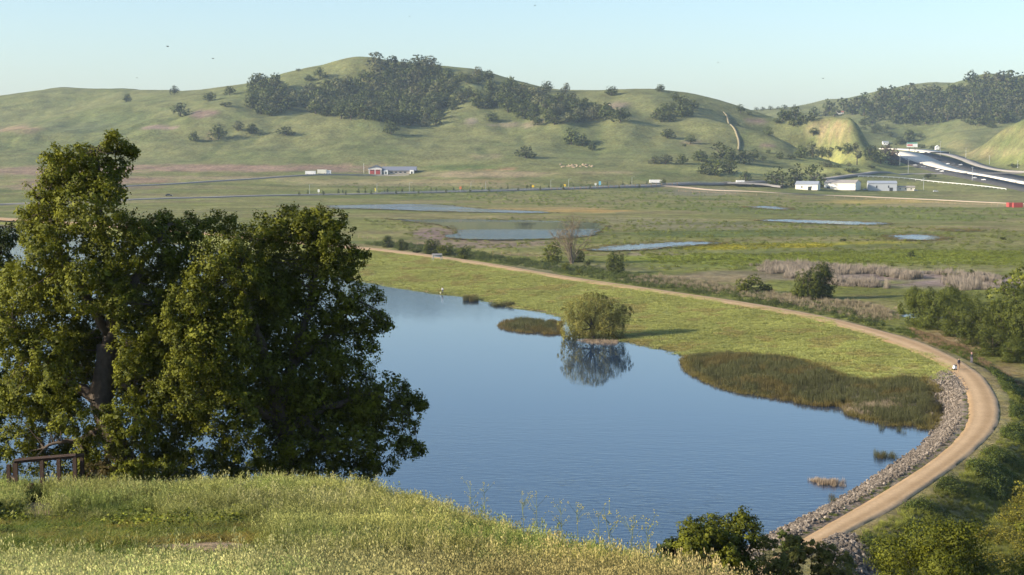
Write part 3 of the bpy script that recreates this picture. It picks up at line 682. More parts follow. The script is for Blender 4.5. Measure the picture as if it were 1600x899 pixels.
def crown_proto(name, seed, mat, faces, leaf, style='oak'):
    """unit tree: crown about 1 wide; returns (crown mesh, trunk mesh)"""
    rng = np.random.default_rng(seed); lobes = []
    if style == 'oak':
        H = rng.uniform(.78, .95); nl = rng.integers(9, 13)
        for k in range(nl):
            a = 2 * math.pi * (k + rng.random() * .8) / nl; rr = rng.uniform(.16, .34); z = rng.uniform(.20, .60) * H
            r = rng.uniform(.22, .29); lobes.append(((rr * math.cos(a), rr * math.sin(a), z), (r, r, r * rng.uniform(.7, .9))))
        for k in range(4):
            a = rng.random() * 6.28; r = rng.uniform(.16, .23); lobes.append(((.13 * math.cos(a), .13 * math.sin(a), H - r), (r, r, r * .85)))
        tr = H * .35
    elif style == 'low':
        H = rng.uniform(.55, .7); nl = 10
        for k in range(nl):
            a = 2 * math.pi * (k + rng.random()) / nl; rr = rng.uniform(.1, .36); r = rng.uniform(.13, .21)
            lobes.append(((rr * math.cos(a), rr * math.sin(a), rng.uniform(.14, H - r * .9)), (r, r, r * .85)))
        tr = H * .2
    elif style == 'round':
        H = rng.uniform(.92, 1.1); nl = 14
        for k in range(nl):
            d = unit(rng.normal(size=3)); r = rng.uniform(.15, .24)
            lobes.append(((.30 * d[0], .30 * d[1], H * .46 + .34 * H * d[2]), (r, r, r)))
        for k in range(6):
            a = 6.28 * (k + rng.random() * .5) / 6; r = rng.uniform(.17, .23); lobes.append(((.27 * math.cos(a), .27 * math.sin(a), r * .8), (r, r, r)))
        tr = H * .3
    elif style == 'tall':
        H = 1.9
        for k in range(12):
            z = rng.uniform(.45, 1.7); w = .30 * (1 - .5 * abs(z - 1.1) / .8); a = rng.random() * 6.28; r = rng.uniform(.15, .24)
            lobes.append(((w * math.cos(a), w * math.sin(a), z), (r, r, r * 1.2)))
        tr = 1.2
    n_cl = max(40, faces // 14)
    CC, CR, CN = lobe_clumps(lobes, n_cl, rng, rel=.24, shell=.22)
    cm = crown_from_clumps(name + '_crown', CC, CR, CN, faces // len(CC) + 1, leaf, rng, mat, out=1.8)
    mb = MB(); mb.tube([(0, 0, -.06), (.01, 0, tr * .5), (0.02, .01, tr)], [.045, .034, .028], 6)
    for k in range(5):
        a = 6.28 * (k + rng.random() * .6) / 5; e = np.array([.27 * math.cos(a), .27 * math.sin(a), min(H * .72, tr + .3)])
        mb.tube([(0.015, .005, tr * .85), (e * .5 + np.array([0, 0, tr * .4])).tolist(), e.tolist()], [.022, .015, .006], 4)
    return cm, mb.mesh(name + '_trunk', M_BARK, True), H

PROTO = {}
def protos(kind):
    if kind not in PROTO:
        spec = {'oak': (M_HILLOAK, 2600, .056, 'oak', 7), 'grey': (M_GREYOAK, 2600, .056, 'oak', 4), 'low': (M_HILLOAK, 1800, .058, 'low', 4), 'far': (M_HILLOAK, 800, .09, 'oak', 6), 'fargrey': (M_GREYOAK, 800, .09, 'oak', 4),
                'valley': (M_VTREE, 13000, .030, 'round', 5), 'creek': (M_VTREE, 26000, .020, 'round', 3), 'vbush': (M_VTREE, 3500, .045, 'low', 4), 'ygreen': (M_YGREEN, 6000, .042, 'round', 3), 'ybush': (M_YGREEN, 3000, .045, 'low', 3),
                'tall': (M_GREYOAK, 3000, .07, 'tall', 2), 'rusty': (M_RUSTY, 2500, .06, 'round', 2), 'dark': (M_VTREE, 2500, .055, 'round', 4)}[kind]
        PROTO[kind] = [crown_proto('%s%d' % (kind, k), 100 + 31 * k + len(kind) * 7, spec[0], spec[1], spec[2], spec[3]) for k in range(spec[4])]
    return PROTO[kind]
RT = random.Random(5)
def tree_at(loc, width, height, kind, label, group=None, name='oak_tree', cat='tree', pick=None, rz=None):
    ps = protos(kind); cm, tm, H = ps[RT.randrange(len(ps)) if pick is None else pick % len(ps)]
    o = empty(name, loc, RT.random() * 6.28 if rz is None else rz)
    o.scale = (width, width, height / H)
    link('crown', cm, o); link('trunk', tm, o)
    return tag(o, label, cat, group)
def tree_px(px, py, w, h, kind, label, group=None, name='oak_tree', cat='tree', y0=95.0, sink=0.0):
    p = hit(px, py, y0)
    if p is None: return None
    s = p[1] / F
    return tree_at((p[0], p[1], p[2] - .15 - sink), w * s, h * s, kind, label, group, name, cat)

# ---- lone oaks and small groups on the hills (photo pixel of the foot, width, height)
for px, py, w, h, kind, lab in [
 (198,160,16,14,'oak','lone oak on the far left ridge slope, left of the skyline oak'),
 (272,149,16,16,'oak','single round oak standing on the left skyline ridge'),
 (282,182,32,22,'oak','broad oak on the open left slope below the skyline oak'),
 (327,158,25,15,'oak','oak halfway between the skyline oak and the upper left wood'),
 (359,149,19,15,'oak','small oak close to the left edge of the upper wood'),
 (352,167,26,8,'low','low scrub oak on the slope above the bare brown patch'),
 (303,221,19,17,'oak','smaller of the two oaks on the bright left spur, left one'),
 (341,218,30,24,'oak','larger of the two oaks on the bright left spur, right one'),
 (372,205,22,16,'grey','grey green oak uphill of the pair on the left spur'),
 (392,209,24,17,'oak','oak with a long shadow at the left foot of the upper wood'),
 (447,211,30,14,'oak','flat crowned oak on the slope below the wood, left of the knoll'),
 (466,112,9,5,'low','tiny bush on the skyline left of the summit'),
 (500,123,22,18,'oak','oak just below the skyline left of the summit'),
 (482,126,16,10,'oak','small oak beside the skyline oak left of the summit'),
 (569,89,13,10,'oak','small round oak on the bare summit'),
 (611,210,28,22,'oak','dark oak in the gully right of the knoll'),
 (768,190,26,16,'oak','oak on the open spur below the right wood'),
 (854,142,22,16,'oak','oak on the skyline right of the summit, left of a paler oak'),
 (884,144,16,15,'grey','pale oak on the skyline right of the summit'),
 (955,149,23,15,'oak','broad lone oak on the rounded right skyline'),
 (1031,143,17,12,'oak','lone oak standing clear on the right skyline'),
 (1056,160,17,17,'oak','upper oak of the right slope grove, near the skyline'),
 (893,226,30,28,'oak','tall oak with a long shadow on the slope below the right wood'),
 (910,228,24,20,'oak','oak touching the tall oak below the right wood'),
 (925,235,16,15,'oak','small oak at the low end of the long shadowed trio'),
 (822,247,34,20,'oak','wide oak alone at the foot of the hill'),
 (1043,216,25,15,'oak','oak on the open right slope below the grove'),
 (1079,225,20,15,'oak','oak lower on the right slope, above the valley grove'),
 (1070,230,9,6,'low','small bush beside the lower oak of the right slope'),
 (1157,177,15,15,'oak','oak on the right shoulder of the skyline'),
 (1170,181,10,8,'low','bush beside the oak on the right shoulder of the skyline'),
 (1201,212,16,15,'oak','lone oak on the last green slope before the freeway'),
 (1214,193,14,9,'oak','small oak near the low end of the right ridge'),
 (1271,212,16,13,'oak','dark oak in front of the golden spur'),
 (1182,173,9,6,'far','first tiny oak of the saddle skyline row'),
 (1192,173,10,6,'far','second tiny oak of the saddle skyline row'),
 (1204,172,10,7,'far','third tiny oak of the saddle skyline row'),
 (1216,171,9,5,'far','fourth tiny oak of the saddle skyline row'),
 (1226,171,13,8,'far','widest oak of the saddle skyline row'),
 (1241,171,8,8,'far','last tiny oak of the saddle skyline row')]:
    tree_px(px, py, w, h, kind, lab, y0=1300)

def area_word(P, px, py, label):
    u = (px - P[:, 0].min()) / np.ptp(P[:, 0]); v = (py - P[:, 1].min()) / np.ptp(P[:, 1])
    return label.replace('oak ', 'oak at the %s %s ' % (['upper', 'middle', 'lower'][min(2, int(v * 3))], ['left', 'centre', 'right'][min(2, int(u * 3))]), 1).replace(' in the ', ' of the ').replace(' on the ', ' of the ', 1)
def wood(polys, n, kinds, wr, label, group, y0=1400, gap=0.62, seed=3, name='oak_tree', hr=(.72, .95)):
    rng = random.Random(seed); done = []
    polys = [np.array(p, float) for p in polys]
    area = [abs(0.5 * np.sum(p[:, 0] * np.roll(p[:, 1], -1) - np.roll(p[:, 0], -1) * p[:, 1])) for p in polys]
    for P, a in zip(polys, area):
        want = max(3, round(n * a / sum(area))); got = 0
        for _ in range(want * 14):
            if got >= want: break
            px = rng.uniform(P[:, 0].min(), P[:, 0].max()); py = rng.uniform(P[:, 1].min(), P[:, 1].max())
            if not in_poly(np.array([px]), np.array([py]), P)[0]: continue
            p = hit(px, py, y0)
            if p is None: continue
            w = rng.uniform(*wr) * p[1] / F
            if any((p[0] - q[0]) ** 2 + ((p[1] - q[1]) * .55) ** 2 < (gap * .5 * (w + q[2])) ** 2 for q in done): continue
            done.append((p[0], p[1], w)); got += 1
            tree_at((p[0], p[1], p[2] - .4), w, w * rng.uniform(*hr), rng.choice(kinds), area_word(np.vstack(polys), px, py, label), group, name)
    return done
wood([[(474,163),(500,142),(545,132),(580,118),(594,102),(640,107),(690,115),(712,134),(706,156),(698,168),(672,184),(648,196),(620,196),(590,190),(540,188),(505,182),(480,174)]],
     190, ['oak', 'oak', 'low', 'oak', 'grey'], (16, 34), 'oak in the dense wood below the summit', 'oaks of the dense wood below the summit', seed=4, gap=.42, name='hill_oak')
wood([[(384,165),(398,142),(415,132),(440,142),(462,158),(470,168),(455,176),(420,182),(388,181)]], 26, ['oak', 'oak', 'grey'], (18, 32), 'oak in the upper wood left of the summit', 'oaks of the upper left wood', seed=5, gap=.42, name='slope_oak')
wood([[(640,188),(668,172),(690,180),(692,197),(655,200)], [(690,166),(712,148),(734,152),(726,170),(704,174)], [(718,127),(760,122),(771,128),(745,137),(720,136)]], 20, ['oak', 'grey', 'oak'], (16, 27), 'oak on the broken edge right of the dense wood', 'oaks right of the dense wood', seed=6)
wood([[(742,164),(778,143),(806,137),(832,154),(868,153),(885,163),(930,167),(968,184),(974,192),(930,190),(880,194),(842,198),(804,178),(746,170)]], 84, ['oak', 'oak', 'grey'], (15, 31), 'oak in the right wood on the long slope', 'oaks of the right wood', seed=7, gap=.42, name='slope_oak')
wood([[(1018,182),(1042,176),(1060,164),(1084,172),(1088,182),(1058,190),(1022,192)]], 11, ['oak'], (18, 26), 'oak in the grove on the right slope', 'oaks of the right slope grove', seed=8)
wood([[(1215,186),(1262,181),(1300,178),(1345,163),(1382,153),(1402,149),(1440,147),(1482,142),(1522,129),(1558,124),(1600,130),(1690,130),(1690,186),(1600,190),(1552,194),(1540,199),(1512,186),(1482,190),(1440,199),(1412,196),(1362,190),(1335,184),(1300,184),(1272,190),(1245,199),(1218,196)]],
     295, ['far', 'far', 'far', 'fargrey'], (14, 27), 'oak in the wood that covers the far right hill', 'oaks of the far right wood', seed=9, name='woodland_oak', gap=.36)
wood([[(1335,186),(1395,200),(1430,210),(1440,218),(1400,216),(1350,205)], [(1490,170),(1520,178),(1545,192),(1560,200),(1530,205),(1500,190)]], 26, ['far', 'oak'], (9, 17), 'oak on the lower fringe of the far right wood', 'oaks fringing the far right wood', seed=10, name='woodland_oak')

# ---- trees at the foot of the hills and by the freeway
for px, py, w, h, kind, lab in [
 (1022,256,22,13,'grey','grey green bush at the left end of the valley grove'),(1040,257,26,16,'grey','second grey green bush left of the valley grove'),(1066,257,20,17,'oak','round oak left of the valley grove'),
 (1096,253,30,20,'oak','upper left tree of the valley grove'),(1125,247,34,26,'dark','tallest tree behind the valley grove'),(1102,272,30,24,'dark','front left tree of the valley grove'),
 (1118,274,36,30,'dark','big front tree of the valley grove'),(1140,271,28,28,'dark','dark front right tree of the valley grove'),(1143,254,30,24,'oak','middle tree of the valley grove'),
 (1162,256,30,22,'oak','tree behind the right end of the valley grove'),(1178,252,20,20,'oak','round tree at the right end of the valley grove'),(1192,251,12,8,'low','small bush right of the valley grove'),
 (1200,240,9,7,'low','lone small bush on the field edge above the valley grove'),(1218,248,16,12,'oak','small oak in the pale field right of the valley grove'),
 (1165,282,19,15,'oak','lone round oak in the field above the parking area'),
 (1213,292,40,34,'dark','pale green left tree of the three behind the sheds'),(1245,291,36,38,'dark','middle dark tree of the three behind the sheds'),(1272,290,38,36,'dark','right dark tree of the three behind the sheds'),
 (1237,249,16,9,'low','bush left of the hedgerow below the golden spur'),(1252,247,24,22,'oak','left tree of the hedgerow below the golden spur'),(1270,246,22,26,'grey','tall pale tree of the hedgerow below the golden spur'),
 (1284,246,20,18,'oak','third tree of the hedgerow below the golden spur'),(1297,245,22,17,'dark','dark right tree of the hedgerow below the golden spur'),(1313,236,20,9,'low','low shrub behind the hedgerow'),
 (1292,261,24,12,'grey','round grey shrub in the pale field'),(1310,262,14,6,'low','low bush right of the grey shrub in the field'),(1326,260,10,7,'grey','small pale bush left of the tall tree'),
 (1339,258,20,36,'tall','tall slim tree standing in front of the freeway trees'),(1325,240,22,18,'oak','tree left of the tall slim tree'),
 (1362,250,28,24,'oak','green tree right of the tall slim tree'),(1376,256,22,18,'oak','low green tree beside the rusty tree'),(1393,258,26,30,'rusty','rusty brown tree at the edge of the freeway'),(1384,240,18,18,'rusty','smaller rusty tree behind the big one'),
 (1402,259,12,10,'low','bush at the foot of the rusty tree'),(1332,270,30,9,'low','wide bush beside the on ramp'),(1362,264,20,6,'low','bush by the white ramp sign'),(1309,274,13,5,'low','bush above the long white shed'),
 (1420,222,24,20,'oak','broad oak behind the freeway billboard'),(1406,226,18,14,'oak','tree left of the freeway billboard'),(1440,232,14,8,'low','bush right of the freeway billboard'),(1460,234,18,8,'low','bush behind the freeway barrier'),
 (1450,279,26,8,'low','dark bush on the bank below the freeway'),(1583,262,24,7,'low','low bush on the slope above the overpass'),
 (1036,290,12,12,'ygreen','young tree growing beside the retaining wall road'),(1177,293,6,6,'low','small bush on the road edge by the parking area')]:
    tree_px(px, py, w, h, kind, lab, y0=1200, name='tree' if kind in ('tall', 'rusty') else 'oak_tree')

# ---- middle distance, between the path and the marsh
for px, py, w, h, kind, lab, nm in [
 (606,387,22,20,'valley','dark round bush left of a similar one beyond the path','bush'),(629,391,20,19,'valley','second dark round bush beyond the path','bush'),
 (676,397,30,26,'valley','left tree of the clump beyond the path by the kiosk','tree'),(698,399,34,22,'ygreen','light green tree of the clump beyond the path by the kiosk','tree'),
 (726,405,27,25,'valley','dark bush right of the kiosk beyond the path','bush'),(652,396,20,8,'vbush','low bush between the dark bushes and the clump','bush'),
 (862,410,34,34,'ygreen','light green bush left of the bare willow','bush'),(903,410,22,22,'valley','dark bush under the bare willow','bush'),(884,424,15,17,'ygreen','small green bush in front of the bare willow','bush'),
 (905,430,13,12,'ybush','low green bush beside the path, right of the bare willow','bush'),(918,416,12,10,'vbush','dark low bush right of the bare willow','bush'),
 (962,427,32,37,'valley','dark conical tree right of the bare willow','tree'),(1170,458,46,34,'ygreen','yellow green bush beyond the path','bush'),(1195,458,30,20,'vbush','dark bush right of the yellow green bush','bush'),
 (1262,468,50,54,'valley','dark tree with a long shadow beyond the path, left half','tree'),(1284,467,48,60,'valley','dark tree with a long shadow beyond the path, right half','tree'),
 (1246,466,26,18,'ybush','low green bush at the foot of the dark tree','bush'),
 (1423,403,16,13,'oak','small lone tree in the vivid green strip','tree'),(1517,435,18,17,'vbush','small tree in the meadow behind the willows','tree'),(1495,435,22,10,'vbush','low bush left of the small meadow tree','bush'),(1478,433,14,8,'vbush','lowest bush of the meadow row','bush'),
 (1395,432,30,7,'vbush','long low bush behind the pink reeds','bush'),(1318,377,14,5,'vbush','low dark bush in the yellow mustard strip','bush'),(1567,375,12,6,'vbush','small bush by the far ponds','bush'),
 (1440,510,56,74,'creek','left tall tree of the creek row','tree'),(1466,514,74,84,'creek','second tall tree of the creek row','tree'),(1408,490,14,20,'ygreen','small yellow green tree at the creek edge','tree'),
 (1500,526,72,72,'creek','third tree of the creek row','tree'),(1532,540,78,84,'creek','fourth tree of the creek row','tree'),(1572,552,90,112,'creek','large tree of the creek row near the photo edge','tree'),
 (1612,560,96,124,'creek','outermost large tree of the creek row, cut by the photo edge','tree'),(1590,505,96,92,'ygreen','pale tree rising behind the creek row','tree'),(1552,556,60,52,'creek','low front tree of the creek row','tree'),(1486,500,60,60,'creek','tree behind the second tall creek tree','tree'),(1518,512,60,62,'creek','tree rising behind the fourth creek tree','tree'),(1585,566,50,44,'creek','low bush at the creek water near the photo edge','tree'),(1650,560,90,100,'creek','tree beyond the photo edge in the creek row','tree')]:
    tree_px(px, py, w, h, kind, lab, y0=230, name=nm, cat=nm)
# ------------------------------------------------------------------ big oaks on the near hillside
def near_oak(name, lobes_px, limbs_px, d0, n_leaf, leaf, mat, label, seed, per_clump=40, twigs=True, rel=.2):
    rng = np.random.default_rng(seed)
    base = at_d(limbs_px[0][0][0], limbs_px[0][0][1], d0 + limbs_px[0][0][2])
    g = float(zg(base[0], base[1])[0]); root = np.array([base[0], base[1], g])
    lobes = []
    for px, py, dd, rx, ry in lobes_px:
        c = at_d(px, py, d0 + dd); s = (d0 + dd) / F
        rad = np.array([rx * s, (rx + ry) * .5 * s, ry * s]); lobes.append((c - root, rad * .86))
        for _ in range(6):
            dv = unit(rng.normal(size=3)); lobes.append((c - root + dv * rad * .8, rad * rng.uniform(.26, .48)))
    limbs = []
    for L in limbs_px:
        P = np.array([at_d(p[0], p[1], d0 + p[2]) - root for p in L[:-1]]); limbs.append((smooth_line(P, 12, 2), L[-1]))
    limbs[0][0][0, 2] = -.6
    o = empty(name, root); mb = MB()
    for P, (r0, r1) in limbs:
        P = P.copy(); P[1:-1] += rng.normal(size=(len(P) - 2, 3)) * r0 * .16
        R = np.linspace(r0, r1, len(P)) * rng.uniform(.9, 1.12, len(P)); mb.tube(P, R, 9)
    mb.build('trunk', M_BARK, o, True)
    CC, CR, CN = lobe_clumps(lobes, n_leaf // per_clump, rng, rel=rel, shell=.45); CR = np.clip(CR, .2, .5)
    cm = crown_from_clumps('crown', CC, CR, CN, per_clump, leaf, rng, mat, flat=.8, droop=.35, aspect=.62, out=.55, soft=.5)
    link('crown', cm, o)
    # oversized filler leaves inside the crown, added to block light and darken it
    iC, iR, iN = lobe_clumps([l for l in lobes if min(l[1]) > .9], n_leaf // 400, rng, rel=.30, shell=.95); iC = iC * 1.0
    link('filler_leaves', crown_from_clumps('filler_leaves', iC, np.clip(iR, .3, .6), iN, 26, leaf * 1.9, rng, mat, out=.4, soft=.3), o)
    if twigs:
        tw = MB(); pts = np.vstack([P for P, _ in limbs[1:]])
        for k in rng.choice(len(CC), min(len(CC), 420), replace=False):
            c = CC[k]; j = ((pts - c) ** 2).sum(1).argmin(); a = pts[j]
            if np.linalg.norm(c - a) > 2.6: continue
            m = (a + c) / 2 + rng.normal(size=3) * .15
            tw.tube([a, m, c], [.026, .018, .008], 4, cap=False)
        tw.build('twigs', M_BARK, o)
    return tag(o, label, 'tree')
T1 = [(110,262,0,60,46),(165,258,.5,42,46),(80,305,-.5,48,48),(150,325,-1.5,72,55),(92,380,-1,66,50),(190,385,-1,62,58),(243,372,0,48,48),(55,440,-.5,55,55),(130,450,-2,58,52),(28,520,0,50,60),(80,550,-1,52,48),(40,620,0,52,52),(95,640,.5,45,42),
      (205,650,-2,46,56),(235,505,-1,45,60),(215,590,-1.5,40,45),(35,690,.3,45,32),(270,430,.5,40,50),(182,222,.3,20,18),(206,236,.5,9,7),(50,345,.5,32,40),(130,690,1.2,40,30),(175,560,2.6,70,70),(100,480,2.6,80,70),(60,600,2.6,60,60),(200,450,2.6,70,70),(250,600,2.6,50,70),(110,590,2.2,50,50),(20,450,1.5,40,50),(40,715,.4,45,32),(110,722,.8,45,30),(205,708,-1.6,40,36),(258,690,1.2,46,44),(255,560,-1,44,56),(240,735,1.2,40,26),(95,600,-1.6,40,40),(285,395,.6,42,52),(300,355,1.2,26,26),(275,470,.4,40,60),(190,475,-2,44,42),(148,702,-1.6,40,34),(118,655,-1.9,36,36),(200,545,-1.9,34,34)]
L1 = [[(198,790,0),(194,715,0),(168,660,-.2),(156,620,-.3),(162,580,-.2),(168,540,0),(.55,.42)],
      [(168,545,0),(178,480,.2),(165,400,0),(152,320,-.2),(152,235,0),(.34,.05)],
      [(172,510,0),(200,455,-.4),(235,395,-.3),(265,350,0),(.27,.06)],
      [(156,630,-.2),(115,600,.2),(65,555,.2),(20,515,0),(.26,.05)],
      [(170,520,.1),(140,470,-.6),(95,400,-.7),(70,310,-.4),(.22,.04)],
      [(175,560,0),(225,520,-.6),(250,480,-.8),(.2,.05)],
      [(160,665,-.2),(125,690,-.4),(92,688,-.6),(70,700,-.6),(.15,.05)],
      [(165,600,.3),(200,600,-.9),(215,640,-1.6),(.14,.04)]]
near_oak('oak_tree', T1, L1, 62, 200000, .108, M_OAK, 'tall bright oak with thick leaning trunk on the near slope, tallest tree of the picture', 11)
T2 = [(355,412,-2,68,62),(300,480,-2,62,68),(345,540,-2.5,74,80),(290,600,-2,64,70),(360,640,-2.5,58,56),(315,690,-2,52,40),(350,348,1.5,38,22),(440,355,1,75,44),(505,368,.5,44,48),(500,425,1,72,50),(450,500,1,82,72),(545,480,1,52,48),
      (530,560,1,72,55),(470,600,.5,82,72),(578,620,1,62,52),(540,680,.5,82,52),(632,640,1,34,40),(450,690,-.5,66,42),(600,700,.8,48,36),(555,400,.7,22,18),(590,500,1,24,26),(640,700,.9,22,18),(400,450,0,60,60),(390,590,-1,60,60),(655,625,1,14,12),(560,735,.6,40,20),(500,725,.2,50,26),(420,430,2.6,80,70),(360,500,2.4,70,80),(420,620,2.4,80,70),(520,640,2.4,80,60),(300,560,2.2,60,80),(300,722,-1.5,46,30),(375,712,-1.6,52,38),(440,735,-.6,50,30),(275,650,-1.5,46,50),(350,740,0,40,24)]
L2 = [[(452,796,0),(450,730,0),(446,690,0),(440,655,0),(.46,.36)],
      [(442,665,0),(428,610,-.3),(405,520,-.8),(370,430,-1.4),(.28,.05)],
      [(445,675,0),(500,640,.2),(540,630,.3),(580,610,.6),(630,640,.9),(.22,.04)],
      [(436,640,0),(455,560,.4),(490,460,.7),(500,380,.6),(.25,.05)],
      [(440,660,0),(390,630,-.8),(340,600,-1.8),(310,540,-2),(.22,.04)],
      [(455,570,.4),(520,520,.7),(560,470,.8),(.14,.03)],
      [(470,655,.1),(520,690,.2),(580,710,.6),(.12,.03)]]
near_oak('oak_tree', T2, L2, 62.5, 235000, .108, M_OAK, 'wide oak with drooping branches beside the tall oak, shaded on its right', 12)
T3 = [(-2,395,2.5,34,50),(-15,470,2.5,45,58),(-40,380,3,40,50),(-30,600,2.5,50,70),(-50,520,2.5,60,60),(-20,690,2.5,36,40)]
L3 = [[(-60,760,2.5),(-58,700,2.5),(-50,620,2.5),(-45,560,2.5),(.42,.3)],[(-45,570,2.5),(-25,480,2.5),(-10,400,2.5),(.25,.05)],[(-50,620,2.5),(-70,560,2.5),(-60,480,2.5),(.2,.05)],[(-45,560,2.5),(-10,530,2.3),(20,500,2.3),(.14,.03)]]
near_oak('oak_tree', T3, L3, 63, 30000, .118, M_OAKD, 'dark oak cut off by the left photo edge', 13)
# shrub below the tall oak
def shrub(name, px, py, d, w, h, n, leaf, mat, label, seed, dd=1.0, lobes=9, cat='shrub', foot=None):
    rng = np.random.default_rng(seed); c = at_d(px, py, d); g = float(zg(c[0], c[1])[0]); s = d / F
    W2 = w * s / 2; top = c[2] + 0; H = max(.5, (CAMZ - d * 0) * 0 + (at_d(px, py - h / 2, d)[2] - g))
    L = []
    for k in range(lobes):
        r = rng.uniform(.34, .5) * W2 * (9 / lobes) ** .4
        L.append(((rng.uniform(-1, 1) * (W2 - r * .8), rng.uniform(-1, 1) * dd * W2 * .5, rng.uniform(.0, 1) ** .8 * max(H - r * .8, .2)), (r, r, r * .8)))
    L.append(((0, 0, H - W2 * .25), (W2 * .32, W2 * .32, W2 * .25)))
    o = empty(name, (c[0], c[1], g))
    CC, CR, CN = lobe_clumps(L, max(30, n // 30), rng, rel=.3, shell=.6)
    link('foliage', crown_from_clumps('foliage', CC, CR, CN, 30, leaf, rng, mat, out=.6), o)
    st = MB()
    for k in rng.choice(len(CC), min(len(CC), 40), replace=False):
        q = CC[k]; st.tube([(q[0] * .1, q[1] * .1, -.3), (q[0] * .5, q[1] * .5, q[2] * .5), q], [.022, .016, .008], 4, cap=False)
    st.build('stems', M_BARK, o)
    return tag(o, label, cat)
shrub('shrub', 165, 742, 58.5, 100, 62, 6000, .10, leaf_mat('reddish_shrub', (.05, .05, .015), (.16, .115, .045), .3), 'low reddish brown shrub at the foot of the tall oak', 21)
shrub('shrub', 225, 742, 58.2, 110, 64, 7000, .10, M_OAK, 'green and brown shrub right of the oak trunk', 22)
shrub('shrub', 120, 750, 59.3, 60, 40, 3000, .10, M_OAK, 'small green shrub beside the railing', 23)
# bushes at the lower right, growing further down the slope
shrub('oak_shrub', 1078, 850, 82, 130, 84, 16000, .15, M_OAK, 'bright oak shrub above the water at the end of the near slope', 24, lobes=11)
shrub('oak_shrub', 1158, 858, 82, 190, 126, 30000, .15, M_OAK, 'largest oak shrub beside the water, right of the bright one', 25, lobes=13)
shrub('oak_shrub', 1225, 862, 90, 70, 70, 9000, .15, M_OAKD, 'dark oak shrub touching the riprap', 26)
M_COY = leaf_mat('coyote_brush', (.055, .065, .016), (.20, .19, .045), .3)
shrub('brush_bush', 1200, 900, 74, 90, 122, 12000, .12, M_COY, 'spiky yellow green brush in front of the oak shrubs', 27)
shrub('brush_bush', 1268, 905, 76, 80, 120, 10000, .12, M_COY, 'round brush bush over the near end of the path', 28)
shrub('brush_bush', 1318, 915, 76, 100, 110, 10000, .12, M_COY, 'brush bush below the dark rock pile', 29)
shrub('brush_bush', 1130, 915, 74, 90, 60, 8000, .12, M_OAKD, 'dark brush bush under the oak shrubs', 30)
shrub('oak_shrub', 1500, 895, 90, 280, 176, 60000, .15, M_OAK, 'large spreading oak crown at the bottom right corner', 31, lobes=20, dd=1.2)
shrub('oak_shrub', 1610, 900, 93, 160, 180, 20000, .15, M_OAK, 'oak crown cut off by the bottom right corner', 32, lobes=12)

# ------------------------------------------------------------------ willow standing in the lake edge
def willow():
    rng = np.random.default_rng(41); p = at_z(928, 529, 0.1); root = np.array([p[0], p[1], 0.0]); s = p[1] / F
    L = []
    for px, py, dd, rx, ry in [(905,480,-1,26,22),(930,470,0,30,16),(955,482,.5,26,20),(893,505,-1,19,22),(915,505,-2,24,18),(950,505,-1.5,20,18),(972,492,1,14,18),(935,490,2,40,24),(965,515,-1,14,14),(890,522,-.5,14,12),(910,520,1.5,24,12),(945,522,1,22,10),(930,462,0,18,8),(985,485,1,5,8)]:
        c_ = at_d(px, py, p[1] + dd) - root; rad = np.array([rx * s, (rx + ry) * .55 * s, ry * s]); L.append((c_, rad * .92))
        for _ in range(3):
            dv = unit(rng.normal(size=3)); L.append((c_ + dv * rad * .85, rad * rng.uniform(.2, .34)))
    o = empty('willow_tree', root); CC, CR, CN = lobe_clumps(L, 1300, rng, rel=.2, shell=.3)
    link('crown', crown_from_clumps('crown', CC, CR, CN, 26, .30, rng, M_WILLOW, flat=1.0, droop=1.1, aspect=.36, out=.8), o)
    tr = MB(); tr.tube([(0, 0, -1.0), (-.2, 0, 1.2), (-.5, .1, 3.2), (-.9, 0, 5.0)], [.42, .36, .3, .16], 8)
    for e in [(-3.5, -.8, 6), (3.2, .3, 5.6), (.5, 1.5, 7.6), (-2.2, 1, 7), (4.6, -.6, 3.6), (-4, 0, 3)]:
        tr.tube([(-.35, 0, 2.2), (e[0] * .5, e[1] * .5, e[2] * .62), e], [.2, .13, .05], 6)
    tr.build('trunk', M_BARK, o, True); return tag(o, 'broad pale green willow standing at the edge of the lake', 'tree')
willow()
def bare_willow():
    rng = np.random.default_rng(43); p = hit(893, 412, 230); root = p; s = p[1] / F; o = empty('bare_willow', root - np.array([0, 0, .2]))
    tr = MB(); tips = []
    for k in range(24):
        a = rng.random() * 6.28; sp = rng.uniform(.1, 1) * 38 * s; h = rng.uniform(45, 74) * s * (1 - .25 * (sp / (34 * s)) ** 2)
        e = np.array([sp * math.cos(a), sp * math.sin(a) * .8, h]); m = np.array([e[0] * .3, e[1] * .3, h * .5]) + rng.normal(size=3) * .25
        tr.tube([(rng.normal() * .2, rng.normal() * .2, 0), m, e], [.16, .11, .05], 5)
        for j in range(9):
            t = rng.uniform(.3, 1); b = m + (e - m) * t if t > .4 else m * t / .4
            q = b + np.array([rng.normal() * 1.3, rng.normal() * 1.3, rng.uniform(.4, 2.0)]); tr.tube([b, (b + q) / 2 + rng.normal(size=3) * .1, q], [.08, .05, .02], 4, cap=False); tips.append(q)
    tr.build('trunk', plain('pale_bark', (.20, .155, .11), .9, var=.3), o)
    T = np.array(tips); nrm = unit(rng.normal(size=T.shape))
    link('crown', crown_from_clumps('crown', T, np.full(len(T), 1.0), nrm, 34, .24, rng, M_TWIGGY, aspect=.4, out=.2), o)
    return tag(o, 'nearly bare brown willow with budding twigs beyond the path', 'tree')
bare_willow()
shrub('shrub', -40, 800, 37, 90, 60, 6000, .08, M_OAK, 'mostly unseen shrub added past the left edge to cast shade by the trail', 33)  # added at the left frame edge so its shadow falls across the grass
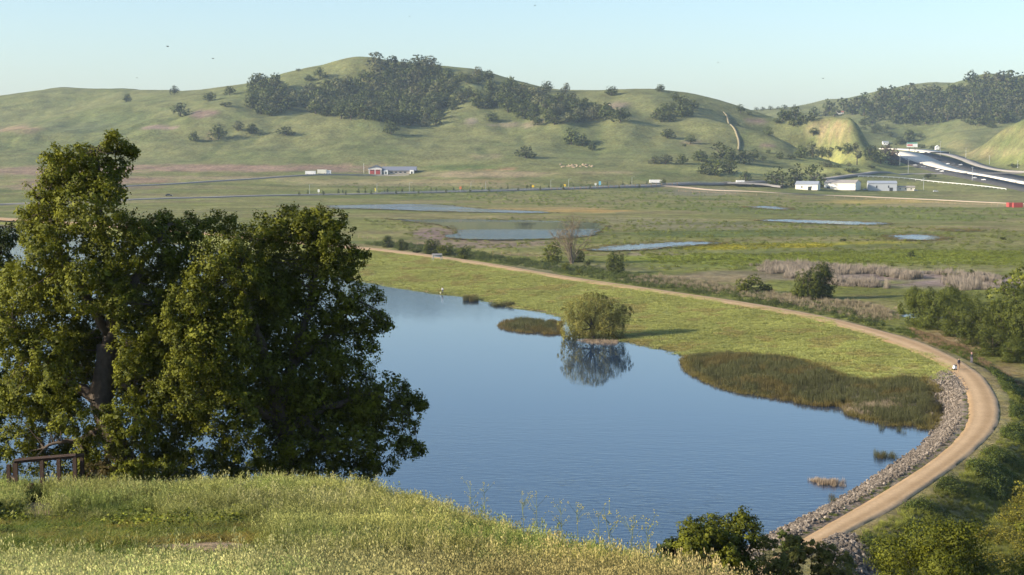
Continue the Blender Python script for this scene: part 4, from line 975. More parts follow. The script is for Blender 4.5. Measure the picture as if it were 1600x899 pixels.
shrub('oak_shrub', 1115, 872, 79, 130, 100, 16000, .15, M_OAK, 'oak shrub in front of the largest one, low on the slope', 34, lobes=11)
shrub('oak_shrub', 1052, 862, 80, 60, 40, 5000, .15, M_OAKD, 'small dark oak shrub at the left end of the waterside shrubs', 35)
shrub('brush_bush', 1235, 890, 76, 80, 110, 9000, .12, M_COY, 'tall brush bush between the spiky brush and the round bush', 36)
# ------------------------------------------------------------------ ground cover
def tuft(name, n, spread, width, mat, seed, bend=.35, hvar=(.55, 1.0), heads=0, head=.03, straight=False, base_h=0.0):
    """unit-height tuft of blades; attribute h: 0 at the root, 1 at the tip"""
    rng = np.random.default_rng(seed); V = []; Hh = []; Fc = []
    for k in range(n):
        a = rng.random() * 6.283; rr = spread * math.sqrt(rng.random()); x, y = rr * math.cos(a), rr * math.sin(a)
        h = rng.uniform(*hvar); b = rng.random() * 6.283; bd = bend * rng.random() * h; dx, dy = math.cos(b) * bd, math.sin(b) * bd
        w = rng.random() * 3.14; wx, wy = math.cos(w) * width / 2, math.sin(w) * width / 2
        b0 = len(V)
        for t, ww in ((0, 1), (.45, .85), (.8, .55), (1, .12)):
            q = t ** (1.1 if straight else 2.0); px, py, pz = x + dx * q, y + dy * q, h * (t - .18 * (bd / h) * q)
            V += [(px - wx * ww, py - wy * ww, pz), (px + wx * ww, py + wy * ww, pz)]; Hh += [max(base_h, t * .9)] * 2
        for i in range(3): Fc.append((b0 + 2 * i, b0 + 2 * i + 1, b0 + 2 * i + 3, b0 + 2 * i + 2))
        for j in range(heads if h > .6 else 0):
            t = rng.uniform(.72, 1.0); q = t ** 2; c = np.array([x + dx * q + rng.normal() * .03, y + dy * q + rng.normal() * .03, h * t - .01]); s = head * rng.uniform(.7, 1.3)
            u_ = rng.random() * 6.28; d = np.array([math.cos(u_), math.sin(u_), 0]) * s * .28; b0h = len(V)
            V += [tuple(c + np.array([0, 0, s * .6])), tuple(c + d), tuple(c - np.array([0, 0, s * .7])), tuple(c - d)]; Hh += [1.0] * 4; Fc.append((b0h, b0h + 1, b0h + 2, b0h + 3))
    return mesh(name, V, np.array(Fc), mat, attrs={'h': ('FLOAT', Hh)})
def leafy(name, n, leaf, mat, seed, flat=.8):
    """unit leafy weed about 1 wide and .8 tall"""
    rng = np.random.default_rng(seed); d = unit(rng.normal(size=(n, 3))); d[:, 2] = np.abs(d[:, 2]); r = rng.random((n, 1)) ** .5
    P = d * r * np.array([.5, .5, flat]); N = unit(d + rng.normal(size=(n, 3)) * .5 + np.array([0, 0, .3])); s = leaf * rng.uniform(.7, 1.3, n)
    V, Fc = leaf_quads(P, N, s, s * .6, rng); return mesh(name, V, Fc, mat, attrs={'h': ('FLOAT', np.repeat(rng.random(n), 4))})
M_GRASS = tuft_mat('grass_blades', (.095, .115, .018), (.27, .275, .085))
M_OATS = tuft_mat('oat_blades', (.12, .125, .028), (.37, .355, .145))
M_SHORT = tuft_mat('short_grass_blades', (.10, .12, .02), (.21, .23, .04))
M_REED = tuft_mat('reed_blades', (.050, .050, .020), (.098, .100, .036))
M_DREED = tuft_mat('dry_reed_blades', (.20, .155, .10), (.40, .31, .22))
M_WEED = tuft_mat('weed_leaves', (.030, .045, .012), (.095, .120, .022))
M_LAWN = tuft_mat('lawn_blades', (.235, .245, .058), (.40, .41, .125), var=.15)
R = np.random.default_rng(77)

def near_points(n, y0, y1, pw=1.0):
    y = (y0 ** pw + R.random(n) * (y1 ** pw - y0 ** pw)) ** (1 / pw); x = (R.random(n) * 2 - 1) * (0.37 * y + 3)
    z = zg(x, y); px, py = proj(x, y, z); return x, y, z, px, py
# -- tall grass on the near slope
x, y, z, px, py = near_points(46000, 13, 92, 1.15)
dirt = (((px - 320) / 150) ** 2 + ((py - 858) / 13) ** 2 < .8 + .6 * (fbm(x * .8, y * .8, 2, 3) - .5)) | (((px - 60) / 38) ** 2 + ((py - 800) / 16) ** 2 < 1)
short = (py > 812 + 10 * fbm(x, y, 2, 4)) & (py < 895) & (px < 330 + 220 * fbm(x * .5, y * .5, 3, 6)) & ~dirt
oats = (py > 890 + 0.02 * np.maximum(px - 300, 0)) & ~dirt
thin = R.random(len(x)) < np.where(y < 30, 1.0, .95)
ok = (~dirt) & thin & (z > 2.0) & (px < 1180)
def tints(px, py, x, y):
    t = np.ones((len(px), 3)); m = fbm(x / 3.5, y / 3.5, 3, 15)[:, None]
    dry = np.clip((px - 480) / 380, 0, 1)[:, None] * np.clip((py - 730) / 40, 0, 1)[:, None]
    t = t * (1 - dry) + dry * np.array([1.18, 1.02, .95]); pink = np.clip((px - 1030) / 100, 0, 1)[:, None]
    t = t * (1 - pink) + pink * np.array([1.22, 1.0, 1.1]); t *= (.50 + 1.0 * m)
    g = (np.clip((fbm(x / 3.0 + 30, y / 3.0, 3, 18) - .50) * 7, 0, 1) * .75)[:, None]
    return t * (1 - g) + g * np.array([.62, .82, .55])
T = tints(px, py, x, y)
tallm = ok & ~short & ~oats
hgt = np.where(y > 44, .75, .55) * R.uniform(.6, 1.25, len(x)) * (.2 + 1.6 * fbm(x / 3, y / 3, 3, 8)) * np.clip(1 - (px - 640) / 1600, .55, 1)
protos_g = [tuft('grass%d' % k, 30, .22, .014, M_GRASS, 200 + k, hvar=(.35, 1.0), bend=.5, heads=3, head=.034) for k in range(5)]
def put(name, msk, hh, ps, lab, cat, tn, wide=None):
    w = hh if wide is None else wide
    return scatter(name, np.c_[x, y, z - .03][msk], R.random(msk.sum()) * 6.28, np.c_[w, w, hh][msk], tn[msk], ps, lab, cat)
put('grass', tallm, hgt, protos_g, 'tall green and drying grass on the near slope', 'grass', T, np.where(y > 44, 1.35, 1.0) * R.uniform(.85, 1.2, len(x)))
# -- pale oats along the bottom and short turf beside the bare trail
protos_o = [tuft('oat%d' % k, 20, .20, .007, M_OATS, 230 + k, bend=.5, heads=9, head=.036) for k in range(5)]
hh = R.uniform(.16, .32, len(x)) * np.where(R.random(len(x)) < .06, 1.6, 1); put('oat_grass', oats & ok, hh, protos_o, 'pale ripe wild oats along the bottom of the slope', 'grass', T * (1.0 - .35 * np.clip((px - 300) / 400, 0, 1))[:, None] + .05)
x2, y2, z2, px2, py2 = near_points(26000, 12, 27, 1.0); keep = (py2 > 886 + .02 * np.maximum(px2 - 300, 0) + 10 * R.random(len(px2))) & (px2 < 1170) & ~((((px2 - 320) / 150) ** 2 + ((py2 - 858) / 13) ** 2) < 1)
h2 = R.uniform(.15, .32, keep.sum()) * np.where(R.random(keep.sum()) < .05, 2.2, 1); tt = tints(px2, py2, x2, y2)[keep] * 1.15 * (1 - .5 * np.clip((px2[keep] - 300) / 400, 0, 1))[:, None] + .05
scatter('oat_grass', np.c_[x2, y2, z2 - .03][keep], R.random(keep.sum()) * 6.28, np.c_[np.full(len(h2), 1.0), np.full(len(h2), 1.0), h2], tt, protos_o, 'pale ripe wild oats closest to the viewer', 'grass')
protos_s = [tuft('turf%d' % k, 34, .22, .018, M_SHORT, 250 + k, bend=.6) for k in range(3)]
x3, y3, z3, px3, py3 = near_points(22000, 22, 52); k3 = (py3 > 805) & (py3 < 900) & (px3 < 620) & ((((px3 - 320) / 150) ** 2 + ((py3 - 858) / 13) ** 2) > 1 - .6 * R.random(len(x3))) & ((((px3 - 60) / 36) ** 2 + ((py3 - 800) / 14) ** 2) > 1)
scatter('short_grass', np.c_[x3, y3, z3 - .02][k3], R.random(k3.sum()) * 6.28, np.c_[np.ones(k3.sum()), np.ones(k3.sum()), R.uniform(.06, .26, k3.sum()) * (.5 + fbm(x3[k3] * 1.2, y3[k3] * 1.2, 2, 91))], tints(px3, py3, x3, y3)[k3] * np.where(R.random((k3.sum(), 1)) < .3, 1, .75) * np.where(fbm(x3[k3] * .9, y3[k3] * .9, 3, 92)[:, None] > .56, np.array([1.5, 1.05, 1.2]), 1), protos_s, 'short green turf beside the bare trail', 'grass')

clump = ok & ~short & (y > 34) & (fbm(x / 2.6, y / 2.6, 3, 88) > .56) & (R.random(len(x)) < .5)
protos_t = [tuft('tallgrass%d' % k, 18, .26, .014, M_GRASS, 270 + k, bend=.45, heads=9, head=.038) for k in range(4)]
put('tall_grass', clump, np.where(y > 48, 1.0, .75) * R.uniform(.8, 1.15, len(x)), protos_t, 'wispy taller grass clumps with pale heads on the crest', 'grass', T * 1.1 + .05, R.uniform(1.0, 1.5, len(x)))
# -- loose stalks and broad-leaved weeds among the grass
stalk = ok & ~short & (y > 20) & (R.random(len(x)) < .06)
protos_k2 = [tuft('stalk%d' % k, 4, .22, .007, M_OATS, 290 + k, bend=.5, heads=12, head=.04, hvar=(.8, 1.0)) for k in range(4)]
put('grass_stalks', stalk, R.uniform(.8, 1.35, len(x)) * np.where(y > 40, 1.0, .7), protos_k2, 'tall thin dry stalks standing above the grass', 'grass', T * .9)
wd = ok & (fbm(x / 3 + 50, y / 3, 3, 95) > .58) & (R.random(len(x)) < .08) & (y > 24)
protos_w2 = [leafy('slopeweed%d' % k, 90, .16, M_WEED, 560 + k) for k in range(3)]
put('slope_weeds', wd, np.where(y > 40, .8, .45) * R.uniform(.6, 1.2, len(x)), protos_w2, 'dark broad leaved weeds among the slope grass', 'weeds', T * np.array([2.4, 2.0, 1.2]))
# -- reeds
def poly_pts(P, n):
    P = np.asarray(P, float); o = []
    while len(o) < n:
        q = P.min(0) + R.random((4 * n, 2)) * (P.max(0) - P.min(0)); o += q[in_poly(q[:, 0], q[:, 1], P)].tolist()
    return np.array(o[:n])
protos_r = [tuft('reed%d' % k, 44, .6, .032, M_REED, 300 + k, bend=.5, hvar=(.5, 1.0), straight=True) for k in range(4)]
protos_d = [tuft('dryreed%d' % k, 36, .5, .045, M_DREED, 310 + k, bend=.35, hvar=(.4, 1.0), straight=True) for k in range(3)]
def reeds(name, pxpoly, n, hr, ps, lab, tintc=(1, 1, 1), tv=.25, front=None, cat='reeds', z0=None, wide=(.8, 1.3), kind='stuff'):
    Pq = Pz(pxpoly, 0.3); q = poly_pts(Pq, n); g = np.maximum(zg(q[:, 0], q[:, 1]), -.05 if z0 is None else z0)
    if n > 2000 and ps is protos_d: k_ = fbm(q[:, 0] / 9, q[:, 1] / 14, 3, 23) > .45; q = q[k_]; g = g[k_]; n = len(q)
    h = R.uniform(*hr, n) * (.6 + .8 * fbm(q[:, 0] / 5, q[:, 1] / 5, 2, 12)); edge = np.clip(pl_dist(q[:, 0], q[:, 1], Pq, True) / 2.5, .6 if n > 200 else .9, 1); h *= edge
    t = np.array(tintc)[None, :] * (1 - tv + 2 * tv * fbm(q[:, 0] / 4, q[:, 1] / 4, 3, 14))[:, None]
    if front is not None:
        f = (1 - sstep(.3, 2.6, pl_dist(q[:, 0], q[:, 1], Pq, True)))[:, None] * .8; t = t * (1 - f) + np.array(front) * f
    br = 0 if ps is protos_d else (fbm(q[:, 0] / 6 + 9, q[:, 1] / 6, 3, 19) > .66)[:, None] * .5; t = t * (1 - br) + np.array([1.7, 1.15, .9]) * br if tv else t
    w = R.uniform(*wide, n)
    return scatter(name, np.c_[q, g - .1], R.random(n) * 6.28, np.c_[w, w, h], t, ps, lab, cat, kind=kind)
reeds('reed_bed', [(1062,560),(1080,556),(1110,556),(1155,558),(1210,565),(1260,571),(1290,585),(1330,600),(1380,606),(1420,604),(1450,609),(1470,625),(1472,645),(1462,668),(1450,671),(1420,663),(1385,664),(1355,654),(1320,645),(1316,634),(1270,632),(1212,622),(1166,614),(1126,606),(1098,593),(1070,578)],
      3600, (.9, 1.75), protos_r, 'large dark green reed bed along the curved shore', front=(2.0, 1.55, 1.1))
reeds('dry_reeds', [(1318,634),(1350,630),(1400,628),(1415,636),(1412,644),(1360,646),(1325,644)], 260, (.9, 1.6), protos_d, 'tan dead reeds in front of the reed bed', tv=.1)
reeds('reed_island', [(777,508),(790,500),(815,498),(850,500),(878,500),(880,522),(837,520),(790,515)], 520, (1.0, 1.7), protos_r, 'dark reed island left of the lakeside willow', front=(2.2, 1.55, 1.1))
reeds('reed_clump', [(725,466),(745,466),(747,470),(727,470)], 40, (1.6, 2.2), protos_r, 'small dark reed clump on the far shore')
reeds('reed_clump', [(764,474),(800,474),(805,477),(770,478)], 40, (.8, 1.4), protos_r, 'low reed fringe on the far shore between clump and island')
reeds('reed_clump', [(1366,706),(1398,708),(1402,714),(1372,716)], 16, (.8, 1.3), protos_r, 'sparse green reed tuft out in the water by the riprap', wide=(.6, .9))
reeds('dry_reeds', [(1266,744),(1285,748),(1320,750),(1322,756),(1290,757),(1266,750)], 46, (.5, .9), protos_d, 'small tan reed raft in the water by the riprap', wide=(.6, .9), tv=.1)
reeds('reed_clump', [(1298,772),(1310,772),(1311,782),(1299,782)], 5, (.7, 1.1), protos_r, 'tiny reed tuft beside the riprap waterline', wide=(.5, .7))
reeds('reed_clump', [(1375,660),(1382,660),(1384,672),(1377,672)], 4, (.8, 1.2), protos_r, 'thin reeds standing in water before the big bed, left', wide=(.5, .7))
reeds('reed_clump', [(1402,664),(1414,664),(1416,674),(1404,674)], 5, (.8, 1.2), protos_r, 'thin reeds standing in water before the big bed, right', wide=(.5, .7))
reeds('dry_reeds', [(902,530),(930,529),(965,531),(962,535),(925,535)], 110, (.4, .8), protos_d, 'tan dead stalks around the foot of the lakeside willow', tv=.1)
reeds('dry_reeds', [(1170,418),(1240,416),(1330,424),(1420,430),(1560,436),(1570,456),(1480,458),(1400,455),(1300,448),(1210,436)], 2600, (1.6, 2.9), protos_d, 'pinkish band of dry reeds across the marsh', tintc=(.80, .86, .95), tv=.12, wide=(1.4, 2.4))
reeds('dry_reeds', [(980,434),(1060,436),(1140,448),(1220,462),(1310,470),(1400,482),(1410,500),(1360,504),(1300,490),(1200,474),(1100,456),(1000,444)], 900, (.8, 1.8), protos_d, 'tan reeds along the ditch beyond the path', tintc=(.74, .78, .70), tv=.2, wide=(1.0, 1.8))
reeds('dry_reeds', [(1420,512),(1500,538),(1560,575),(1600,600),(1600,640),(1575,600),(1520,562),(1440,528)], 700, (.5, 1.2), protos_d, 'brown weeds on the bank between path and creek', tintc=(.62, .55, .42), tv=.2, wide=(.9, 1.5))

# -- riprap
M_ROCK = tuft_mat('riprap_stone', (.12, .098, .078), (.34, .285, .23), trans=0.0, rough=.9, var=.35)
def rock(name, seed):
    rng = np.random.default_rng(seed); mb = MB(); mb.ball((0, 0, 0), (.5, .42, .34), 7, 5); V = np.array(mb.v)
    V *= (1 + rng.uniform(-.28, .28, (len(V), 1))); V = V @ np.linalg.qr(rng.normal(size=(3, 3)))[0]
    return mesh(name, V, mb.f, M_ROCK, attrs={'h': ('FLOAT', np.full(len(V), rng.random()))})
protos_k = [rock('stone%d' % k, 400 + k) for k in range(7)]
def rocks(name, q, sz, lab, dz=.05, tn=1.0):
    n = len(q); return scatter(name, np.c_[q, zg(q[:, 0], q[:, 1]) + dz], R.random(n) * 6.28, R.uniform(*sz, n), np.ones((n, 3)) * tn * R.uniform(.7, 1.25, (n, 1)), protos_k, lab, 'stones', tilt=R.uniform(-.6, .6, (n, 2)))
q = np.c_[R.uniform(12, 80, 90000), R.uniform(100, 252, 90000)]; PATHP = np.vstack([U, Lw2[::-1]])
k_ = in_poly(q[:, 0], q[:, 1], SIDE) & ~in_poly(q[:, 0], q[:, 1], PATHP); q = q[k_]; k_ = (~in_poly(q[:, 0], q[:, 1], LAKE)) | (pl_dist(q[:, 0], q[:, 1], LAKE, True) < .8); q = q[k_]
dp_ = pl_dist(q[:, 0], q[:, 1], Lw2); q = q[(pl_dist(q[:, 0], q[:, 1], LAKE, True) < 6.5) & (dp_ > .5) & (R.random(len(q)) < np.clip(dp_ / 1.2, .25, 1))][:7500]
rocks('riprap', q, (.2, .52), 'grey and tan riprap stones between the lake and the path', tn=.72)
q = poly_pts(Pz([(1445,602),(1480,588),(1505,605),(1515,625),(1480,640),(1470,622)], 1.2), 900); rocks('riprap', q, (.2, .5), 'smaller stones scattered at the bend of the path', tn=.85)
q = poly_pts(Pz([(1285,858),(1310,846),(1335,848),(1352,862),(1375,885),(1385,910),(1330,915),(1290,900)], 1.8), 1100); rocks('riprap', q, (.25, .7), 'dark stone pile on the outer side of the path', tn=.62)

# -- weeds on the outer side of the levee and along the path edges
protos_w = [leafy('weed%d' % k, 150, .13, M_WEED, 500 + k) for k in range(5)]
def weeds(name, pxpoly, n, wr, lab, tc, z=1.2, tv=.35, ps=None, hs=(.55, 1.0), thr=0.0):
    q = poly_pts(Pz(pxpoly, z), n); q = q[~np.any([in_poly(q[:, 0], q[:, 1], P_) for P_ in PONDS], axis=0)]; q = q[(fbm(q[:, 0] / 4.5, q[:, 1] / 4.5, 3, 37) > thr)]; n = len(q); w = R.uniform(*wr, n) * (.6 + .8 * fbm(q[:, 0] / 6, q[:, 1] / 6, 2, 31)); t = np.array(tc)[None] * (1 - tv + 2 * tv * fbm(q[:, 0] / 5, q[:, 1] / 5, 3, 33))[:, None]
    return scatter(name, np.c_[q, zg(q[:, 0], q[:, 1]) - .05], R.random(n) * 6.28, np.c_[w, w, w * R.uniform(*hs, n)], t, ps or protos_w, lab, 'weeds')
weeds('undergrowth', [(1572,630),(1582,650),(1572,685),(1545,720),(1500,755),(1450,790),(1400,820),(1360,842),(1340,870),(1400,885),(1480,850),(1540,800),(1580,750),(1620,700),(1640,660),(1620,620),(1590,600),(1560,580),(1545,585),(1562,605)], 3000, (.6, 1.7), 'dense dark green weeds on the outer bank of the levee', (1.25, 1.2, 1.0), tv=.5, thr=.47)
weeds('undergrowth', [(1600,650),(1620,720),(1590,760),(1545,810),(1500,850),(1480,870),(1600,880),(1720,800),(1720,680)], 1500, (.8, 2.0), 'rust and olive weeds beyond the levee bank', (2.4, 1.65, 1.0), tv=.6, thr=.44)
weeds('undergrowth', [(1380,508),(1440,524),(1495,546),(1525,563),(1555,590),(1580,625),(1600,625),(1580,590),(1540,556),(1490,532),(1420,508)], 500, (.5, 1.2), 'green weeds along the outer path edge above the creek', (1.3, 1.25, .9))
weeds('undergrowth', [(570,380),(700,398),(830,416),(980,441),(1140,464),(1300,491),(1380,510),(1380,496),(1300,474),(1140,446),(980,424),(830,405),(700,385),(600,376)], 2600, (.7, 2.0), 'grey green scrub in the ditch along the far path', (1.35, 1.25, 1.25), tv=.5)
weeds('undergrowth', [(1245,836),(1298,806),(1398,748),(1440,722),(1470,701),(1496,679),(1506,655),(1508,638),(1502,612),(1510,612),(1517,640),(1514,662),(1504,688),(1476,711),(1446,732),(1403,759),(1303,816),(1254,844)], 260, (.3, .75), 'green weeds at the edge of the path above the riprap', (1.9, 1.7, 1.2), z=2.3, hs=(.3, .6))
weeds('bank_grass', [(1572,620),(1585,650),(1575,690),(1500,760),(1400,826),(1345,855),(1340,890),(1480,890),(1600,880),(1760,780),(1760,640),(1640,610)], 9000, (.7, 1.4), 'olive and straw grass on the outer bank', (1.0, .95, .95), tv=.45, ps=protos_s, hs=(.25, .6))
for pxp, nn, wr, lab, tc in [([(560,345),(900,340),(1300,350),(1600,360),(1600,420),(1300,425),(1000,420),(700,385)], 2600, (.8, 3.2), 'low marsh scrub on the valley floor', (2.6, 2.2, 1.6)),
                             ([(500,304),(1000,302),(1600,328),(1600,350),(1200,336),(700,316)], 1500, (1.5, 4.0), 'rough grass clumps by the far ponds', (2.5, 2.35, 1.7)),
                             ([(1000,395),(1180,398),(1400,390),(1600,392),(1600,416),(1400,412),(1180,415),(1020,410)], 2600, (.8, 2.2), 'vivid green marsh plants in a long strip', (2.8, 2.45, 1.1)),
                             ([(1060,384),(1130,382),(1220,380),(1300,380),(1300,387),(1130,391),(1060,391)], 700, (.8, 1.8), 'yellow flowering mustard strip in the marsh', (4.2, 3.0, .7))]:
    weeds('marsh_scrub', pxp, nn, wr, lab, tc, z=1.0, hs=(.25, .6))
# -- fringe of grass round and in the ponds
fr = []
for P_ in PONDS:
    e_ = smooth_line(np.vstack([P_, P_[:1]]), 380, 2) + R.normal(size=(380, 2)) * np.array([2.5, 3.5]); fr.append(e_)
q = np.vstack(fr); w = R.uniform(.8, 2.4, len(q)); t = np.array([1.5, 1.35, 1.2]) * R.uniform(.7, 1.3, (len(q), 1)); t[R.random(len(q)) < .25] *= np.array([1.6, 1.1, .9])
scatter('pond_sedge', np.c_[q, np.full(len(q), MARSH_Z + .25)], R.random(len(q)) * 6.28, np.c_[w, w, R.uniform(.2, .6, len(q))], t, protos_r, 'sedge fringing the marsh ponds', 'sedge')
# -- lawn texture
protos_l = [tuft('lawn%d' % k, 40, .6, .06, M_LAWN, 520 + k, bend=.8) for k in range(4)]
LP = np.vstack([Pz([(440,392),(560,394),(690,410),(830,433),(980,456),(1140,480),(1290,508),(1430,557),(1478,578),(1490,600),(1440,606),(1300,590),(1250,565),(1090,548),(1020,541),(950,529),(905,522),(870,492),(760,469),(690,459),(585,441),(480,420)], 1.2)])
q = poly_pts(LP, 20000); h = R.uniform(.18, .42, len(q)) * (.5 + fbm(q[:, 0] / 6, q[:, 1] / 9, 3, 61)); nz = fbm(q[:, 0] / 12, q[:, 1] / 18, 3, 63)[:, None]; nz2 = (fbm(q[:, 0] / 5, q[:, 1] / 8, 3, 65)[:, None] > .62) * .6
t = (np.array([1.0, 1.0, 1.0]) * (.75 + .5 * nz)); t = t * (1 - nz2) + np.array([.95, .72, .9]) * nz2
w = R.uniform(.9, 1.8, len(q)); scatter('lawn_grass', np.c_[q, zg(q[:, 0], q[:, 1]) - .03], R.random(len(q)) * 6.28, np.c_[w, w, h], t, protos_l, 'yellow green meadow grass between lake and path', 'grass')
# ------------------------------------------------------------------ roads, freeway and buildings
M_ASPH = plain('asphalt', (.06, .058, .058), .95, var=.2, nscale=.3, spec=.05)
M_LASPH = plain('worn_asphalt', (.25, .23, .21), .9, var=.2, nscale=.2)
M_CONC = plain('concrete', (.62, .56, .47), .85, var=.12, nscale=.2)
M_GRAVEL = plain('gravel_road', (.34, .27, .20), .95, var=.15, nscale=.3)
M_WHITE = plain('white_paint', (.78, .77, .74), .6, var=.05)
M_STEEL = plain('galvanised_steel', (.45, .46, .47), .45, metal=.6, var=.1)
M_DARKW = plain('dark_wood', (.055, .034, .025), .85, var=.35, nscale=6)
M_TAN = plain('tan_post', (.36, .25, .16), .9, var=.2)
M_RED = plain('red_paint', (.33, .06, .05), .6, var=.12)
M_GLASS = plain('dark_glass', (.03, .035, .045), .15, var=.1, spec=.6)
M_RUBBER = plain('rubber', (.02, .02, .02), .9)
M_WALL = plain('retaining_brick', (.115, .075, .072), .9, var=.3, nscale=1.0)
def ground_line(pxs, n, y0=1000, it=2):
    P = np.array([hit(a, b, y0) for a, b in pxs]); P = smooth_line(P, n, it); return P
def ribbon(name, P, width, mat, label, cat, lift=.5, thick=1.2, kind='structure', smooth_z=5):
    P = np.asarray(P, float).copy(); n = len(P); P[:, 2] = np.maximum(zg(P[:, 0], P[:, 1]), zg(P[:, 0], P[:, 1] + 3))
    k = np.ones(smooth_z) / smooth_z; P[:, 2] = np.maximum(np.convolve(np.pad(P[:, 2], smooth_z // 2, mode='edge'), k, 'valid')[:n], P[:, 2] - .2)
    t = np.gradient(P[:, :2], axis=0); t /= np.linalg.norm(t, axis=1)[:, None]; nn = np.stack([-t[:, 1], t[:, 0]], 1)
    wd = np.full(n, width) if np.isscalar(width) else np.interp(np.linspace(0, 1, n), np.linspace(0, 1, len(width)), width)
    V = []
    for s, dz in ((1, -thick), (1, lift), (-1, lift), (-1, -thick)):
        V.append(np.c_[P[:, :2] + nn * s * wd[:, None] / 2, P[:, 2] + dz])
    V = np.stack(V, 1).reshape(-1, 3); i = (np.arange(n - 1)[:, None] * 4 + np.arange(3)[None]).ravel()
    o = link(name, mesh(name, V, np.stack([i, i + 1, i + 5, i + 4], 1), mat)); P[:, 2] += lift
    return tag(o, label, cat, kind=kind), P
_, R1 = ribbon('road', ground_line([(-60,322),(60,317),(180,314),(300,309.5),(450,305),(600,303),(750,299.5),(850,296.5),(950,293),(1030,290),(1120,287.5),(1180,285),(1220,284)], 160), 12, M_LASPH, 'paved road along the foot of the benches', 'road')
ribbon('road', ground_line([(120,295),(215,291),(300,286),(400,279.5),(460,275.5),(530,273.5),(580,273.5),(640,273.5)], 80), 7, M_LASPH, 'pale road climbing to the fire station', 'road')
ribbon('gravel_road', ground_line([(1030,291),(1060,292),(1100,296),(1200,302),(1300,305),(1400,310),(1500,314),(1640,320)], 90), 8, M_GRAVEL, 'gravel road running in front of the sheds', 'road')
ribbon('parking_lot', ground_line([(1130,286),(1170,287),(1205,289),(1228,292)], 20), 34, M_LASPH, 'grey paved parking area left of the three trees', 'parking lot', lift=.4)
# freeway
ribbon('freeway', ground_line([(1640,303),(1600,295),(1560,286),(1520,277.5),(1487,271),(1440,259),(1415,250),(1407,243)], 60, 1200), 30, M_ASPH, 'dark freeway lanes left of the concrete median', 'freeway', lift=.7)
ribbon('freeway', ground_line([(1660,291),(1600,281),(1560,274),(1515,265),(1480,254.5),(1450,246),(1425,239.5)], 60, 1200), [34, 34, 34, 34, 46, 46, 40], M_ASPH, 'dark freeway lanes right of the concrete median', 'freeway', lift=.7)
ribbon('freeway_median', ground_line([(1612,289),(1570,281),(1520,272.5),(1490,267.5),(1465,260),(1440,251.5),(1420,243),(1406,238.5)], 60, 1200), [9, 12, 14, 24, 32, 34, 30, 24], M_CONC, 'wide pale concrete median of the freeway', 'median', lift=1.6)
ribbon('concrete_barrier', ground_line([(1390,233),(1430,235),(1464,239.5)], 20, 1200), 34, M_CONC, 'pale concrete strip at the far bend of the freeway', 'barrier', lift=1.2)
ribbon('frontage_road', ground_line([(1470,240),(1491,243.5),(1510,251),(1539,261.5),(1568,267),(1620,269)], 40, 1200), 14, M_LASPH, 'worn grey road between freeway and hillside', 'road', lift=.5)
ribbon('ramp_road', ground_line([(1285,281),(1320,275.5),(1360,273),(1410,272),(1440,272),(1500,271.5)], 40, 1200), 11, M_LASPH, 'grey ramp road above the sheds', 'road', lift=.5)
def grounded_z(p): return float(zg(p[0], p[1])[0])
# overpass
pa, pb = hit(1502, 272, 1200), hit(1640, 270, 1200)
def overpass():
    s = pa[1] / F; L = 150 * s; z0 = max(pa[2], pb[2]) * 0 + at_d(1502, 271.5, pa[1])[2]
    o = empty('overpass', (pa[0], pa[1] - 6, z0)); 
    MB().box(0, L, 0, 13, -1.5, .1).build('deck', M_CONC, o)
    for k in (0, 1): MB().box(0, L, -.35 if k == 0 else 13, 0 if k == 0 else 13.35, -1.8, 1.15).build('parapet', M_LASPH, o)
    for xx in (22, 52, 84): MB().box(xx - .9, xx + .9, 4, 9, -14, -1.5).build('pier', M_CONC, o)
    MB().prism([(-1, .1), (-1, -9), (16, -9), (1, -1.4)], -.2, 13.2).build('abutment', M_CONC, o)
    tag(o, 'concrete overpass crossing the freeway at the photo edge', 'bridge')
overpass()
# posts-and-rail helper: each post a part
def rail_line(name, P, step, post, rails, mat, label, cat, pmat=None, group=None):
    o = empty(name, P[0]); P = resample(P, max(2, int(np.linalg.norm(np.diff(P, axis=0), axis=1).sum() / step))); P0 = P[0]
    pw, ph = post; pm = MB().box(-pw / 2, pw / 2, -pw / 2, pw / 2, -.6, ph).mesh('post', pmat or mat)
    for p in P[:300]: link('post', pm, o, p - P0)
    for rz, rh in rails: MB().tube(P - P0 + np.array([0, 0, rz]), rh, 4).build('rail', mat, o)
    return tag(o, label, cat, group)
def on_ground(pxs, y0=1000, n=40, it=1):
    P = ground_line(pxs, n, y0, it); P[:, 2] = zg(P[:, 0], P[:, 1]); return P
rail_line('guardrail', on_ground([(1341,277),(1380,277.5),(1440,282),(1500,288.5),(1572,297)], 1200), 6, (.5, 1.0), [(1.1, .32)], M_WHITE, 'white guardrail on the bank below the freeway', 'guardrail')
rail_line('road_railing', R1[70:-12] + np.array([0, -6.5, 0]), 12, (.35, 1.1), [(1.0, .14), (.5, .1)], M_STEEL, 'grey steel railing along the paved road', 'railing')
rail_line('wire_fence', on_ground([(1060,300),(1120,303),(1200,306.5),(1300,309),(1400,313.5),(1600,323)], 1000), 9, (.28, 1.5), [(1.3, .04), (.7, .04)], M_TAN, 'wire fence with tan posts below the gravel road', 'fence', M_TAN)
rail_line('wire_fence', on_ground([(743,394),(800,399),(853,405)], 230), 5, (.13, 1.2), [(1.1, .012), (.6, .012)], M_TAN, 'pale post fence beyond the path left of the bare willow', 'fence')
rail_line('wire_fence', on_ground([(560,372),(600,377),(664,383)], 230), 5, (.13, 1.2), [(1.1, .012), (.6, .012)], M_TAN, 'pale post fence beyond the two dark bushes', 'fence')
